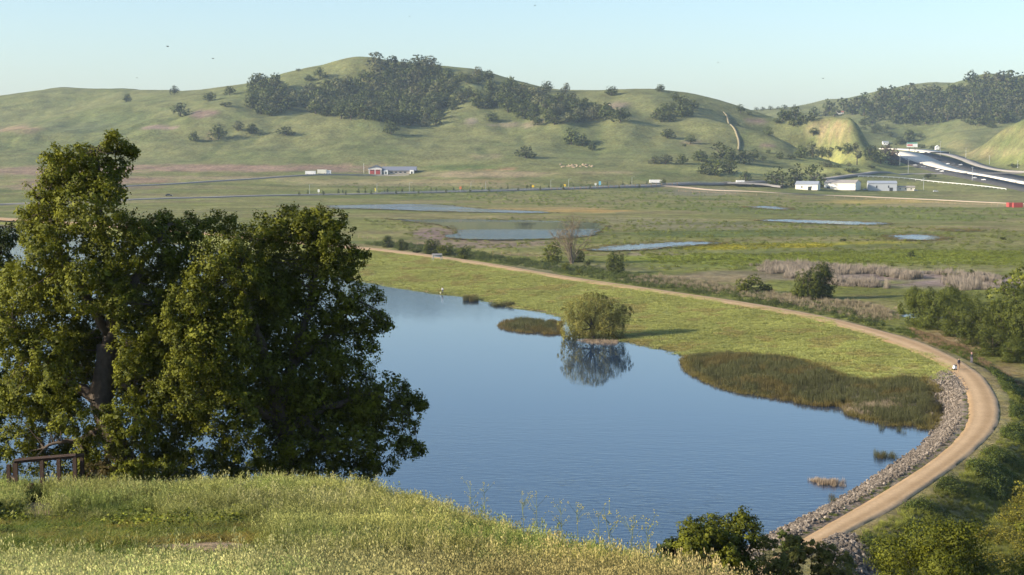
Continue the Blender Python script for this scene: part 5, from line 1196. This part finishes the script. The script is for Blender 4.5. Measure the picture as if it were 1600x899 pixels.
# retaining wall with pilasters
Wp = np.array([p for p in R1 if 855 < proj(p[0], p[1], p[2])[0] < 1062]) + np.array([0, -6.8, 0])
wo = empty('retaining_wall', Wp[0]); Q = Wp - Wp[0]; V = []
for q in Q: V += [(q[0], q[1], q[2] - .1), (q[0], q[1], q[2] - 5), (q[0], q[1] + .6, q[2] - .1)]
link('wall', mesh('wall', V, [(3 * i + 1, 3 * i + 4, 3 * i + 3, 3 * i) for i in range(len(Q) - 1)] + [(3 * i, 3 * i + 3, 3 * i + 5, 3 * i + 2) for i in range(len(Q) - 1)], M_WALL), wo)
pm = MB().box(-.35, .35, -.45, .3, -4.8, .9).mesh('pilaster', M_TAN)
for q in resample(Q, 24): link('pilaster', pm, wo, q + np.array([0, -.15, 0]))
tag(wo, 'dark brick retaining wall with pale pilasters under the road', 'wall')

# ---- street lamps
def lamp_proto(o):
    MB().tube([(0, 0, 0), (0, 0, 8.2)], [.16, .10], 6).build('pole', M_STEEL, o)
    MB().tube([(0, 0, 8.1), (.9, 0, 8.6), (2.0, 0, 8.6)], [.08, .07, .06], 5).build('arm', M_STEEL, o)
    MB().box(1.7, 2.6, -.18, .18, 8.48, 8.66).build('lamp_head', M_STEEL, o)
lp = empty('street_lamp'); lamp_proto(lp)
def copy_tree(o, loc, rz=0):
    c = o.copy(); COL.objects.link(c); c.location = [float(v) for v in loc]; c.rotation_euler = (0, 0, rz)
    for ch in o.children:
        d = ch.copy(); COL.objects.link(d); d.parent = c
        for g in ch.children:
            e = g.copy(); COL.objects.link(e); e.parent = d
    return c
R1px = np.array([proj(*p)[0] for p in R1])
where = {481: 'leftmost street lamp seen above the oaks', 587: 'street lamp below the fire station doors', 635: 'street lamp below the right end of the fire station', 737: 'left lamp of the close pair right of the fire station', 759: 'right lamp of the close pair right of the fire station', 861: 'left lamp of the pair below the boulder pile', 889: 'right lamp of the pair below the boulder pile', 990: 'street lamp above the retaining wall'}
for k, (lx, lab) in enumerate(where.items()):
    p = R1[np.abs(R1px - lx).argmin()] + np.array([0, 7, -.4]); c = lp if k == 0 else copy_tree(lp, p, k * .0); c.location = p.tolist(); tag(c, 'grey ' + lab, 'street lamp', 'street lamps along the paved road')
# ---- saplings
for k in range(44):
    lx = 470 + k * 12.6 + RT.uniform(-4, 4); p = R1[np.abs(R1px - lx).argmin()] + np.array([RT.uniform(-2, 2), 9 if k % 3 else -10, -.6]); p[2] = grounded_z(p) - .1
    tree_at(p, RT.uniform(1.6, 2.8), RT.uniform(3.2, 5.0), 'far', 'young street tree in the row along the paved road', 'saplings along the paved road', 'sapling')
# ---- road signs
def sign(px, dz, w, h, col, label, ph=2.2):
    p = R1[np.abs(R1px - px).argmin()] + np.array([0, -7.5, -.4]); o = empty('road_sign', p)
    MB().tube([(0, 0, -.3), (0, 0, ph + h)], .07, 5).build('post', M_STEEL, o)
    MB().box(-w / 2, w / 2, -.12, -.04, ph, ph + h).build('panel', plain('sign_' + label.split()[0], col, .5, var=.05), o); tag(o, label, 'sign')
for a in [(829, 0, 1.9, 1.9, (.75, .50, .03), 'yellow road sign left of the pair of lamps'), (881, 0, 1.9, 1.9, (.75, .5, .03), 'yellow road sign between the pair of lamps'), (938, 0, 2.0, 3.4, (.16, .42, .58), 'blue road sign by the retaining wall'),
          (931, 0, 1.6, 1.8, (.7, .7, .68), 'small white road sign left of the blue one'), (720, 0, 1.8, 2.2, (.6, .2, .08), 'orange road sign left of the close lamp pair'), (497, 0, 1.6, 2.2, (.75, .74, .7), 'white road sign above the oaks'), (586, 0, 1.0, 2.6, (.7, .6, .12), 'narrow yellow marker below the fire station')]: sign(*a)
# ---- fire station
def fire_station():
    p = hit(586, 272.5, 1200); o = empty('fire_station', p); G = plain('station_wall', (.48, .47, .47), .8, var=.06); BR = plain('station_stone', (.34, .30, .27), .85, var=.12); RF = plain('station_roof', (.17, .18, .22), .6, var=.1)
    MB().prism([(-6.4, -1), (6.4, -1), (6.4, 5.6), (0, 8.0), (-6.4, 5.6)], 0, 22).build('hall', G, o)
    MB().prism([(-7.2, 5.5), (0, 8.2), (7.2, 5.5), (7.2, 5.9), (0, 8.7), (-7.2, 5.9)], -.8, 22.6).build('hall_roof', RF, o)
    for s in (-1, 1):
        d = MB().box(s * 2.9 - 2.2, s * 2.9 + 2.2, -.12, .05, 0, 4.6).build('garage_door', M_RED, o)
        for r in range(3): MB().box(s * 2.9 - 1.9, s * 2.9 + 1.9, -.2, -.1, .5 + r * 1.4, .62 + r * 1.4).build('door_rib', plain('door_rib_paint', (.30, .04, .035), .6), d)
        MB().box(s * 2.9 - 1.8, s * 2.9 + 1.8, -.2, -.1, 3.6, 4.2).build('door_window', M_GLASS, d)
    MB().box(-7, 7, -.25, -.02, 4.7, 5.5).build('fascia', M_WHITE, o)
    MB().box(6.4, 39, 3, 18, -1, 3.7).build('wing_wall', BR, o)
    MB().prism([(2.2, 3.6), (10.5, 7.6), (18.8, 3.6)], 6.4, 41, 'x').build('wing_roof', RF, o)
    for xx in (8.6, 34.5):
        q = MB().box(xx, xx + 4, .9, 3.2, -1, 4.2).build('porch', M_WHITE, o); MB().box(xx + 1.2, xx + 2.8, .8, .95, 0, 2.6).build('door', M_GLASS, q)
    for xx in (15, 19.5, 24, 28.5): w = MB().box(xx, xx + 2.2, 2.86, 3.05, 1.1, 2.5).build('window', M_GLASS, o); MB().box(xx - .15, xx + 2.35, 2.8, 3.02, .85, 1.05).build('sill', M_WHITE, w)
    tag(o, 'fire station with two red garage doors and grey roof', 'building')
    f = empty('flagpole', hit(568.5, 271, 1200)); MB().tube([(0, 0, 0), (0, 0, 9.6)], [.16, .09], 6).build('pole', M_WHITE, f, True); MB().ball((0, 0, 9.7), .2).build('finial', M_STEEL, f); tag(f, 'white flagpole left of the fire station', 'flagpole')
fire_station()
def hut(name, px, py, w, d, h, rise, wall, roof, label, rz=0.0, ridge='x', cat='building', y0=1200, door=None, win=0):
    """gabled building: ridge along local x (long side faces the viewer) unless ridge == 'y'"""
    p = hit(px, py, y0); o = empty(name, p - np.array([0, 0, .2]), rz)
    if ridge == 'x':
        MB().prism([(0, 0), (d, 0), (d, h), (d / 2, h + rise), (0, h)], -w / 2, w / 2, 'x').build('wall', wall, o)
        MB().prism([(-.5, h - .05), (d / 2, h + rise + .1), (d + .5, h - .05), (d + .5, h + .25), (d / 2, h + rise + .45), (-.5, h + .25)], -w / 2 - .4, w / 2 + .4, 'x').build('roof', roof, o)
    else:
        MB().prism([(-w / 2, 0), (w / 2, 0), (w / 2, h), (0, h + rise), (-w / 2, h)], 0, d).build('wall', wall, o)
        MB().prism([(-w / 2 - .4, h - .05), (0, h + rise + .1), (w / 2 + .4, h - .05), (w / 2 + .4, h + .25), (0, h + rise + .45), (-w / 2 - .4, h + .25)], -.4, d + .4).build('roof', roof, o)
    if door: MB().box(door - 1.6, door + 1.6, -.12, .04, 0, min(3.4, h * .7)).build('door', M_GLASS, o)
    for k in range(win): xx = -w / 2 + (k + .7) * w / (win + .4); MB().box(xx - .6, xx + .6, -.1, .04, h * .42, h * .72).build('window', M_GLASS, o)
    return tag(o, label, cat)
CREAM = plain('cream_wall', (.62, .57, .47), .8, var=.05); SHEDW = plain('shed_white', (.72, .69, .60), .75, var=.06); SHEDG = plain('shed_grey', (.36, .38, .41), .6, var=.1); RMET = plain('metal_roof', (.40, .42, .45), .5, metal=.3, var=.1); RTAN = plain('tan_roof', (.34, .30, .26), .8, var=.12)
hut('shed', 1260, 297, 21, 16, 5.2, 2.8, SHEDW, RMET, 'small white shed with pale metal roof left of the long shed', -.35, 'x', door=3, win=2)
hut('shed', 1312, 297, 30, 26, 6.8, 2.6, SHEDW, RTAN, 'long white shed with brown roof', -.42, 'x', door=-11)
hut('shed', 1379, 298.5, 27, 18, 7.4, 2.0, SHEDG, RMET, 'grey metal shed right of the long white shed', -.15, 'x', door=8, win=2)
hut('shed', 1415, 298.5, 18, 7, 3.8, .8, CREAM, RTAN, 'low cream building at the right end of the sheds', -.05, 'x', win=3)
hut('cottage', 1313, 178.5, 12, 8, 3.4, 1.8, M_WHITE, plain('red_roof', (.35, .14, .10), .8), 'small white house with red roof above the golden spur', 0, 'x', y0=1500, win=3)
hut('cottage', 1384, 227, 9, 6, 5, 1.2, M_WHITE, RMET, 'white building behind the freeway trees', 0, 'x', y0=1500, win=2)
hut('cottage', 1465, 234, 5.5, 6, 3.6, 2.4, M_WHITE, M_WHITE, 'tiny white gabled building behind the freeway bend', 0, 'y', y0=1500)
# trailers and containers
def box_trailer(px, py, w, h, d, mat, label, name='trailer', y0=1000, rz=0.0, wheels=True, cat='trailer'):
    p = hit(px, py, y0); o = empty(name, p, rz); z0 = .7 if wheels else 0
    MB().box(-w / 2, w / 2, 0, d, z0, h).build('body', mat, o); MB().box(-w / 2 - .05, w / 2 + .05, -.05, d + .05, h, h + .12).build('roof', mat, o)
    nr = max(3, int(w / 1.0)); rb = MB().box(-.06, .06, -.08, 0, z0 + .1, h - .1).mesh('rib', mat)
    for k in range(nr): link('rib', rb, o, (-w / 2 + (k + .5) * w / nr, 0, 0))
    if wheels:
        wm = MB(); 
        wm.tube([(0, 0, 0), (0, .3, 0)], .5, 10); wm = wm.mesh('wheel', M_RUBBER)
        for xx in (-w * .3, w * .3): link('wheel', wm, o, (xx, -.1, .5))
    return tag(o, label, cat)
box_trailer(485, 273.5, 10, 3.6, 3, M_WHITE, 'white office trailer left of the tanker by the pale road'); box_trailer(503, 272.5, 9, 4.4, 3, plain('offwhite', (.68, .66, .56), .7), 'off white trailer in the middle of three by the pale road'); box_trailer(513, 273, 5, 4.0, 3, M_WHITE, 'short white trailer nearest the fire station')
box_trailer(1025, 287, 12, 3.4, 3, M_WHITE, 'long white trailer above the retaining wall'); box_trailer(1157, 288, 8, 3.6, 3, M_WHITE, 'white box truck body at the left end of the parking area')
box_trailer(1580, 324, 3.2, 3.0, 6, M_RED, 'narrow end of a red shipping container', 'shipping_container', 900, 0, False, 'container'); box_trailer(1591, 324.5, 6.6, 3.2, 2.6, M_RED, 'red shipping container in the field at the photo edge', 'shipping_container', 900, .05, False, 'container')
# billboard
def billboard():
    p = hit(1425, 238, 1500); o = empty('billboard', p); s = p[1] / F
    for xx in (-4, 4): MB().box(xx - .35, xx + .35, -.3, .3, -1, 9).build('post', M_DARKW, o)
    b = MB().box(-7.5, 7.5, -.5, .1, 7, 13.5).build('panel', M_WHITE, o)
    MB().box(-7.4, 7.4, -.6, -.5, 11.9, 13.4).build('green_strip', plain('sign_green', (.05, .28, .2), .6), b); MB().box(-7.0, .5, -.6, -.5, 8.8, 10.9).build('red_print', plain('sign_red', (.55, .10, .09), .6), b)
    tag(o, 'roadside billboard with green top and red print', 'billboard')
billboard()
# utility poles
for k, (px, py, hpx, lab) in enumerate([(1222, 295, 18, 'tall wooden utility pole in front of the three trees'), (1443, 298, 20, 'light pole right of the cream building'), (1519, 283, 22, 'freeway light pole at the overpass'), (1469, 245, 24, 'tall light pole at the freeway bend'), (1509, 247, 16, 'light pole on the road below the hillside'), (1546, 257, 14, 'light pole further down the hillside road'), (1419, 272, 22, 'light pole on the left bank of the freeway'), (1406, 260, 18, 'light pole beside the rusty tree'), (1590, 263, 12, 'short pole on the slope above the overpass')]):
    p = hit(px, py, 1200); h = hpx * p[1] / F; o = empty('utility_pole', p); m = M_DARKW if k == 0 else M_STEEL
    MB().tube([(0, 0, -.5), (0, 0, h)], [.22, .13], 6).build('pole', m, o); MB().box(-1.3, 1.3, -.1, .1, h - .9, h - .6).build('crossarm', m, o); tag(o, lab, 'pole', 'poles by the roads')
# dirt track up the hill
ribbon('hill_track', ground_line([(1154,236),(1155,222),(1151,210),(1148,202),(1141,195),(1138,184),(1131,176)], 40, 1400, 1), 2.4, plain('track_dirt', (.25, .21, .12), .95, var=.15), 'pale dirt track climbing the right green slope', 'track', lift=.25, thick=.8)
# boulder pile
rng = np.random.default_rng(61); V = []; Fb = []
for k in range(42):
    p = hit(rng.uniform(876, 926), rng.uniform(258, 263), 1300); mb = MB(); r = rng.uniform(.6, 1.4); mb.ball((0, 0, 0), (r, r * .8, r * .75), 6, 4); B = np.array(mb.v) * rng.uniform(.75, 1.2, (len(mb.v), 1)) + p + np.array([0, 0, r * .5]); b0 = len(V); V += B.tolist(); Fb += [[b0 + i for i in f] for f in mb.f]
tag(link('boulder_pile', mesh('boulder_pile', V, Fb, plain('tan_boulder', (.33, .25, .16), .9, var=.2, nscale=.6))), 'heap of tan boulders on the bench below the right slope', 'boulders', kind='stuff')

# ---- cars
def car(px, py, col, label, rz, y0=1200, scale=1.0, name='car', group='cars on the freeway', up=.75):
    p = hit(px, py, y0); o = empty(name, p + np.array([0, 0, up]), rz, scale); cm = plain('car_paint_%d' % len(bpy.data.materials), col, .35, var=.04, spec=.6)
    MB().prism([(-2.3, .3), (2.3, .3), (2.35, .75), (1.5, .95), (.8, 1.0), (-1.6, 1.02), (-2.3, .95)], -.9, .9).build('body', cm, o)
    MB().prism([(-1.7, 1.0), (1.0, 1.0), (.35, 1.48), (-1.25, 1.5)], -.78, .78).build('window', M_GLASS, o); MB().prism([(-1.3, 1.5), (.4, 1.48), (.2, 1.56), (-1.15, 1.57)], -.76, .76).build('roof', cm, o)
    wm = MB().tube([(0, -.12, 0), (0, .12, 0)], .34, 10).mesh('wheel', M_RUBBER)
    for a in (-1.45, 1.45):
        for b in (-.86, .86): link('wheel', wm, o, (a, b, .34))
    for b in (-.6, .6): MB().box(2.3, 2.38, b - .2, b + .2, .6, .78).build('headlight', M_WHITE, o)
    return tag(o, label, 'car', group)
WH, SI, DK, BL = (.75, .75, .75), (.42, .43, .45), (.04, .04, .05), (.08, .12, .22); fz = 2.5
for a in [(1417,251,WH,'white car furthest up the left lanes of the freeway'),(1430,260,SI,'silver car below it on the left lanes'),(1443,262.5,SI,'silver car in the middle of the left lanes'),(1446,264.5,DK,'dark car beside the silver one in the left lanes'),(1465,267,WH,'upper white car near the lower end of the left lanes'),(1472,269.5,WH,'lower white car near the end of the left lanes'),
          (1481,258,WH,'white car in the middle of the right lanes'),(1490,258.5,DK,'dark car behind the white one in the right lanes'),(1501,259.5,SI,'grey car at the low end of the right lanes'),(1497,262.5,DK,'dark car close to the median in the right lanes'),(1434,239,DK,'dark car at the far bend of the freeway'),(1451,240,WH,'white car at the far bend of the freeway'),
          (1523,280,SI,'silver car just below the overpass'),(1537,283,WH,'white car below the overpass, right of the silver one'),(1563,279,BL,'dark blue car beyond the median below the overpass'),(1587,286,WH,'white car nearest the photo edge on the freeway')]:
    car(a[0], a[1], a[2], a[3], fz)
car(1462, 300, WH, 'white car parked on the grass right of the cream building', .1, group='parked cars', up=.05); car(1430, 298.6, WH, 'white car parked at the end of the cream building', .4, group='parked cars', up=.05); car(264, 308, DK, 'dark car on the paved road between the oaks', .1, 900, 1.2, group='parked cars', up=.6); car(1352, 297.5, SI, 'silver pickup parked between the long shed and grey shed', .6, group='parked cars', up=.05)
# ------------------------------------------------------------------ people, small things, birds
def skin_body(name, joints, edges, radii, mat, parent):
    me = bpy.data.meshes.new(name); me.from_pydata([tuple(j) for j in joints], edges, []); me.update(); o = link(name, me, parent)
    o.modifiers.new('skin', 'SKIN'); sv = me.skin_vertices[0].data
    for v, r in zip(sv, radii): v.radius = (r, r) if np.isscalar(r) else r
    sv[0].use_root = True; ss = o.modifiers.new('smooth', 'SUBSURF'); ss.levels = 1; ss.render_levels = 2; me.materials.append(mat); return o
def person(px, py, y0, rz, top, legs, label, hat=None, stride=.12, arm=(-.25, .35, .95), extra=None):
    p = hit(px, py, y0); p = p.copy()
    if pl_dist(p[:1], p[1:2], PCEN)[0] < 5: p[2] = PATH_Z + .07
    o = empty('person', p, rz); SK = plain('skin', (.40, .25, .18), .6, var=.05)
    J = [(0, 0, .95), (0, .01, 1.15), (0, .01, 1.38), (0, 0, 1.50), (0, -.02, 1.60), (0, -.02, 1.72), (.17, .01, 1.42), (.25, .02, 1.14), (.24, -.12, .90), (-.17, .01, 1.42), (-.25, .0, 1.14), (arm[0], -arm[1], arm[2]), (.09, 0, .88), (.10, -stride, .48), (.10, -stride * .3, .08), (.10, -stride * .3 - .14, .04), (-.09, 0, .88), (-.10, stride, .48), (-.10, stride * 1.6, .08), (-.10, stride * 1.6 - .14, .04)]
    E = [(0, 1), (1, 2), (2, 3), (3, 4), (4, 5), (2, 6), (6, 7), (7, 8), (2, 9), (9, 10), (10, 11), (0, 12), (12, 13), (13, 14), (14, 15), (0, 16), (16, 17), (17, 18), (18, 19)]
    Rr = [.15, .14, .15, .07, .09, .085, .075, .05, .035, .075, .05, .035, .09, .065, .045, .04, .09, .065, .045, .04]
    m, n, l, b = nmat('clothes'); tc = n.new('ShaderNodeTexCoord'); sx = n.new('ShaderNodeSeparateXYZ'); l.new(tc.outputs['Object'], sx.inputs[0]); cr = n.new('ShaderNodeValToRGB'); cr.color_ramp.interpolation = 'CONSTANT'
    els = cr.color_ramp.elements; els[0].position = 0; els[0].color = (.03, .03, .03, 1); els[1].position = .05; els[1].color = (*legs, 1)
    for pos, c in ((.53, top), (.81, (.40, .25, .18))): e = els.new(pos); e.color = (*c, 1)
    l.new(remap(n, l, sx.outputs['Z'], 0, 1.85, 0, 1), cr.inputs[0]); l.new(cr.outputs[0], b.inputs['Base Color']); b.inputs['Roughness'].default_value = .9
    skin_body('body', J, E, Rr, m, o)
    hm = MB().ball((0, .01, 1.73), (.105, .115, .09), 10, 6); hm.build('hat' if hat else 'hair', plain('hat' if hat else 'hair', hat or (.05, .035, .025), .9), o, True)
    if hat: MB().tube([(0, -.02, 1.69), (0, -.02, 1.71)], .19, 12).build('hat_brim', plain('brim', hat, .9), o)
    return tag(o, label, 'person'), p
person(1498, 578, 200, math.radians(20), (.045, .05, .07), (.10, .06, .06), 'person in dark jacket standing on the path beside a wooden post', arm=(-.55, .25, 1.0))
person(1518, 569, 200, math.radians(160), (.03, .035, .035), (.15, .13, .18), 'person with pink hat and dark top at the outer path edge', hat=(.55, .32, .30))
person(691.5, 459, 300, math.radians(0), (.55, .55, .56), (.07, .07, .09), 'person in light top standing at the far shore')
bk = empty('bucket', hit(688.5, 459.3, 300)); MB().tube([(0, 0, 0), (0, 0, .42)], [.15, .2], 10).build('pail', plain('pail', (.6, .55, .42), .7), bk); MB().tube([(-.2, 0, .42), (0, 0, .62), (.2, 0, .42)], .015, 4).build('handle', M_STEEL, bk); tag(bk, 'pale bucket beside the person at the far shore', 'bucket')
# white stroller pushed by the person
sp = hit(1491.5, 580, 200); sp[2] = PATH_Z + .06; st = empty('stroller', sp, .3, .8); MB().prism([(-.3, .35), (.3, .3), (.35, .8), (-.2, .95)], -.28, .28).build('seat', M_WHITE, st); MB().tube([(.25, -.26, .4), (.62, -.2, 1.05), (.62, .2, 1.05), (.25, .26, .4)], .03, 5).build('handle', M_RUBBER, st)
MB().prism([(-.1, .95), (.33, .82), (.3, 1.12), (.05, 1.2)], -.27, .27).build('hood', plain('hood', (.06, .06, .07), .8), st)
wm = MB().tube([(0, -.04, 0), (0, .04, 0)], .16, 10).mesh('wheel', M_RUBBER)
for a in (-.3, .3):
    for b in (-.28, .28): link('wheel', wm, st, (a, b, .16))
tag(st, 'white stroller in front of the person on the path', 'stroller')
po = empty('wooden_post', np.array([*hit(1497, 583, 200)[:2], PATH_Z])); MB().box(-.08, .08, -.08, .08, 0, 1.25).build('post', M_TAN, po); MB().box(-.10, .10, -.10, .10, 1.25, 1.30).build('cap', M_TAN, po); tag(po, 'tan wooden bollard at the inner edge of the path', 'post')
# kiosk by the far path
kp = hit(683, 407.5, 300); k = empty('kiosk', kp, .1); 
for xx in (-1.25, 1.25): MB().box(xx - .12, xx + .12, -.12, .12, -.3, 2.1).build('post', M_STEEL, k)
MB().box(-1.5, 1.5, -.12, .12, 1.15, 2.0).build('board', plain('kiosk_grey', (.42, .41, .42), .7), k); MB().prism([(-.55, 2.0), (0, 2.25), (.55, 2.0), (.55, 2.08), (0, 2.34), (-.55, 2.08)], -1.65, 1.65, 'x').build('roof', plain('kiosk_roof', (.30, .29, .30), .7), k)
for xx in (-1.7, 1.72): MB().box(xx - .07, xx + .07, .3, .44, -.3, 1.9).build('brace', M_STEEL, k)
tag(k, 'small grey framed notice kiosk beside the far path', 'kiosk')
# wooden railing under the left oak
def railing():
    d = 58.0; a = at_d(26, 762, d); g = float(zg(a[0], a[1])[0]); o = empty('wooden_railing', (a[0], a[1], g)); s = d / F; r0 = np.array([a[0], a[1], g])
    def X(px): return (px - 26) * s
    def Zp(py): return at_d(26, py, d)[2] - g
    for px, y1, yo in ((26, 722, 0), (66, 718, .1), (92, 716, .15), (117, 713, .2), (125, 714, .5), (13, 727, .1), (20, 726, .3)): MB().box(X(px) - .07, X(px) + .07, yo - .07, yo + .07, -.8, Zp(y1)).build('post', M_DARKW, o)
    MB().tube([(X(24), -.02, Zp(721)), (X(45), .05, Zp(719)), (X(119), .2, Zp(714))], .10, 5).build('top_rail', M_DARKW, o); MB().tube([(X(117), .2, Zp(714)), (X(127), .5, Zp(715))], .09, 5).build('top_rail', M_DARKW, o)
    MB().box(X(26), X(52), -.2, .2, Zp(763), Zp(757)).build('seat_plank', plain('red_plank', (.13, .05, .04), .8), o); MB().tube([(X(10), .1, Zp(742)), (X(24), .1, Zp(750))], .07, 5).build('brace', plain('pale_wood', (.36, .27, .20), .8), o)
    tag(o, 'dark wooden railing with low plank under the left oak', 'railing')
railing()
# trail marker
d = 22.0; a = at_d(660, 886, d); g = float(zg(a[0], a[1])[0]); tm = empty('trail_marker', (a[0], a[1], g)); top = at_d(660, 876, d)[2] - g; MB().box(-.036, .036, -.008, .008, -.3, top).build('post', plain('marker_brown', (.075, .05, .045), .7), tm)
for k in range(4): MB().box(-.027, .027, -.011, -.0085, top - .055 - k * .05, top - .012 - k * .05).build('decal', plain('marker_decal%d' % k, [(.16, .17, .18), (.20, .21, .22), (.12, .13, .14), (.24, .24, .24)][k], .6), tm)
tag(tm, 'thin brown trail marker with grey decals in the near grass', 'marker')
# mustard plants on the crest
M_STEM = plain('mustard_stem', (.14, .16, .05), .8); M_YEL = plain('mustard_yellow', (.45, .37, .06), .7, var=.1)
MUS = {735:'leftmost',757:'second',817:'third',838:'fourth',877:'fifth',902:'sixth',935:'seventh',952:'eighth',985:'ninth',1012:'rightmost'}
for k, (px, word) in enumerate(MUS.items()):
    d = 50 - (px - 735) / 280 * 18; e = np.interp(px, [640, 850, 1000, 1150], [752, 808, 846, 898]); a = at_d(px, e, d); g = float(zg(a[0], a[1])[0]); rng = np.random.default_rng(700 + k)
    H = (a[2] - g) + (32 + 14 * rng.random()) * d / F; H = max(.9, min(H, 2.0)); o = empty('mustard_plant', (a[0], a[1], g)); mb = MB(); mb.tube([(0, 0, -.05), (.02, 0, H * .5), (rng.normal() * .05, 0, H)], [.012, .009, .004], 4); fl = MB()
    for j in range(9):
        z0 = H * rng.uniform(.45, .9); an = rng.random() * 6.28; L = rng.uniform(.1, .32); q = np.array([math.cos(an) * L, math.sin(an) * L, z0 + L * 1.1]); mb.tube([(0, 0, z0), q], [.006, .003], 3)
        for _ in range(4): fl.ball(q + rng.normal(size=3) * .03, .011, 5, 3)
    for _ in range(7): fl.ball((rng.normal() * .03, rng.normal() * .03, H - rng.random() * .15), .011, 5, 3)
    mb.build('stem', M_STEM, o); fl.build('flowers', M_YEL, o); tag(o, '%s yellow mustard plant counted along the grassy crest from the oaks' % word if word not in ('leftmost', 'rightmost') else '%s yellow mustard plant on the grassy crest against the lake' % word, 'plant', 'mustard plants on the crest')
# cow in the meadow
cp = hit(1539, 436, 230); c = empty('cow', cp, math.radians(185)); skin_body('body', [(0, 0, 1.15), (.55, 0, 1.15), (1.0, 0, 1.2), (1.35, 0, .85), (1.6, 0, .5), (-.7, 0, 1.15), (-.75, .18, .6), (-.7, .18, .05), (-.75, -.18, .6), (-.7, -.18, .05), (.6, .18, .6), (.6, .18, .05), (.6, -.18, .6), (.6, -.18, .05), (-.9, 0, 1.1), (-.98, 0, .6)], [(0, 1), (1, 2), (2, 3), (3, 4), (0, 5), (5, 6), (6, 7), (5, 8), (8, 9), (1, 10), (10, 11), (1, 12), (12, 13), (5, 14), (14, 15)], [.42, .40, .26, .18, .14, .36, .13, .06, .13, .06, .12, .06, .12, .06, .05, .03], plain('black_hide', (.015, .015, .017), .8), c); tag(c, 'black cow grazing in the meadow behind the creek trees', 'cow')
# birds in the sky
M_BIRD = plain('dark_feathers', (.03, .028, .03), .8)
for k, (px, py, d, rz, lab) in enumerate([(262, 73, 300, .6, 'dark bird high at left, above the left hills'), (333, 92, 320, -.5, 'dark bird right of and below the first one at left'), (1286, 123, 300, 1.0, 'dark bird in the sky above the saddle'), (836, 9, 420, .2, 'tiny bird at the top middle of the sky'), (1122, 98, 520, -.7, 'tiny bird above the right slope grove'), (214, 122, 500, .3, 'faint tiny bird low above the left ridge'), (640, 26, 520, .9, 'faint tiny bird above the summit')]):
    p = at_d(px, py, d); o = empty('bird', p, rz); b = MB(); b.tube([(-.24, 0, 0), (-.12, 0, 0), (.06, 0, .01), (.2, 0, .02), (.28, 0, .02)], [.015, .05, .06, .045, .012], 7); b.build('body', M_BIRD, o, True)
    for s in (-1, 1):
        V = [(.10, s * .04, .02), (-.08, s * .04, .02), (.08, s * .25, .14), (-.09, s * .25, .13), (-.06, s * .52, .10), (-.14, s * .50, .095)]; V += [(v[0], v[1], v[2] + .012) for v in V]
        link('wing', mesh('wing', V, [(0, 1, 3, 2), (2, 3, 5, 4), (6, 8, 9, 7), (8, 10, 11, 9), (0, 2, 8, 6), (2, 4, 10, 8), (1, 7, 9, 3), (3, 9, 11, 5), (4, 5, 11, 10), (0, 6, 7, 1)], M_BIRD), o)
    MB().prism([(-.22, -.02), (-.38, -.07), (-.38, .07), (-.22, .02)], 0, .012, 'y').build('tail', M_BIRD, o, rot=(math.pi / 2, 0, 0)); tag(o, lab, 'bird', 'birds in the sky')
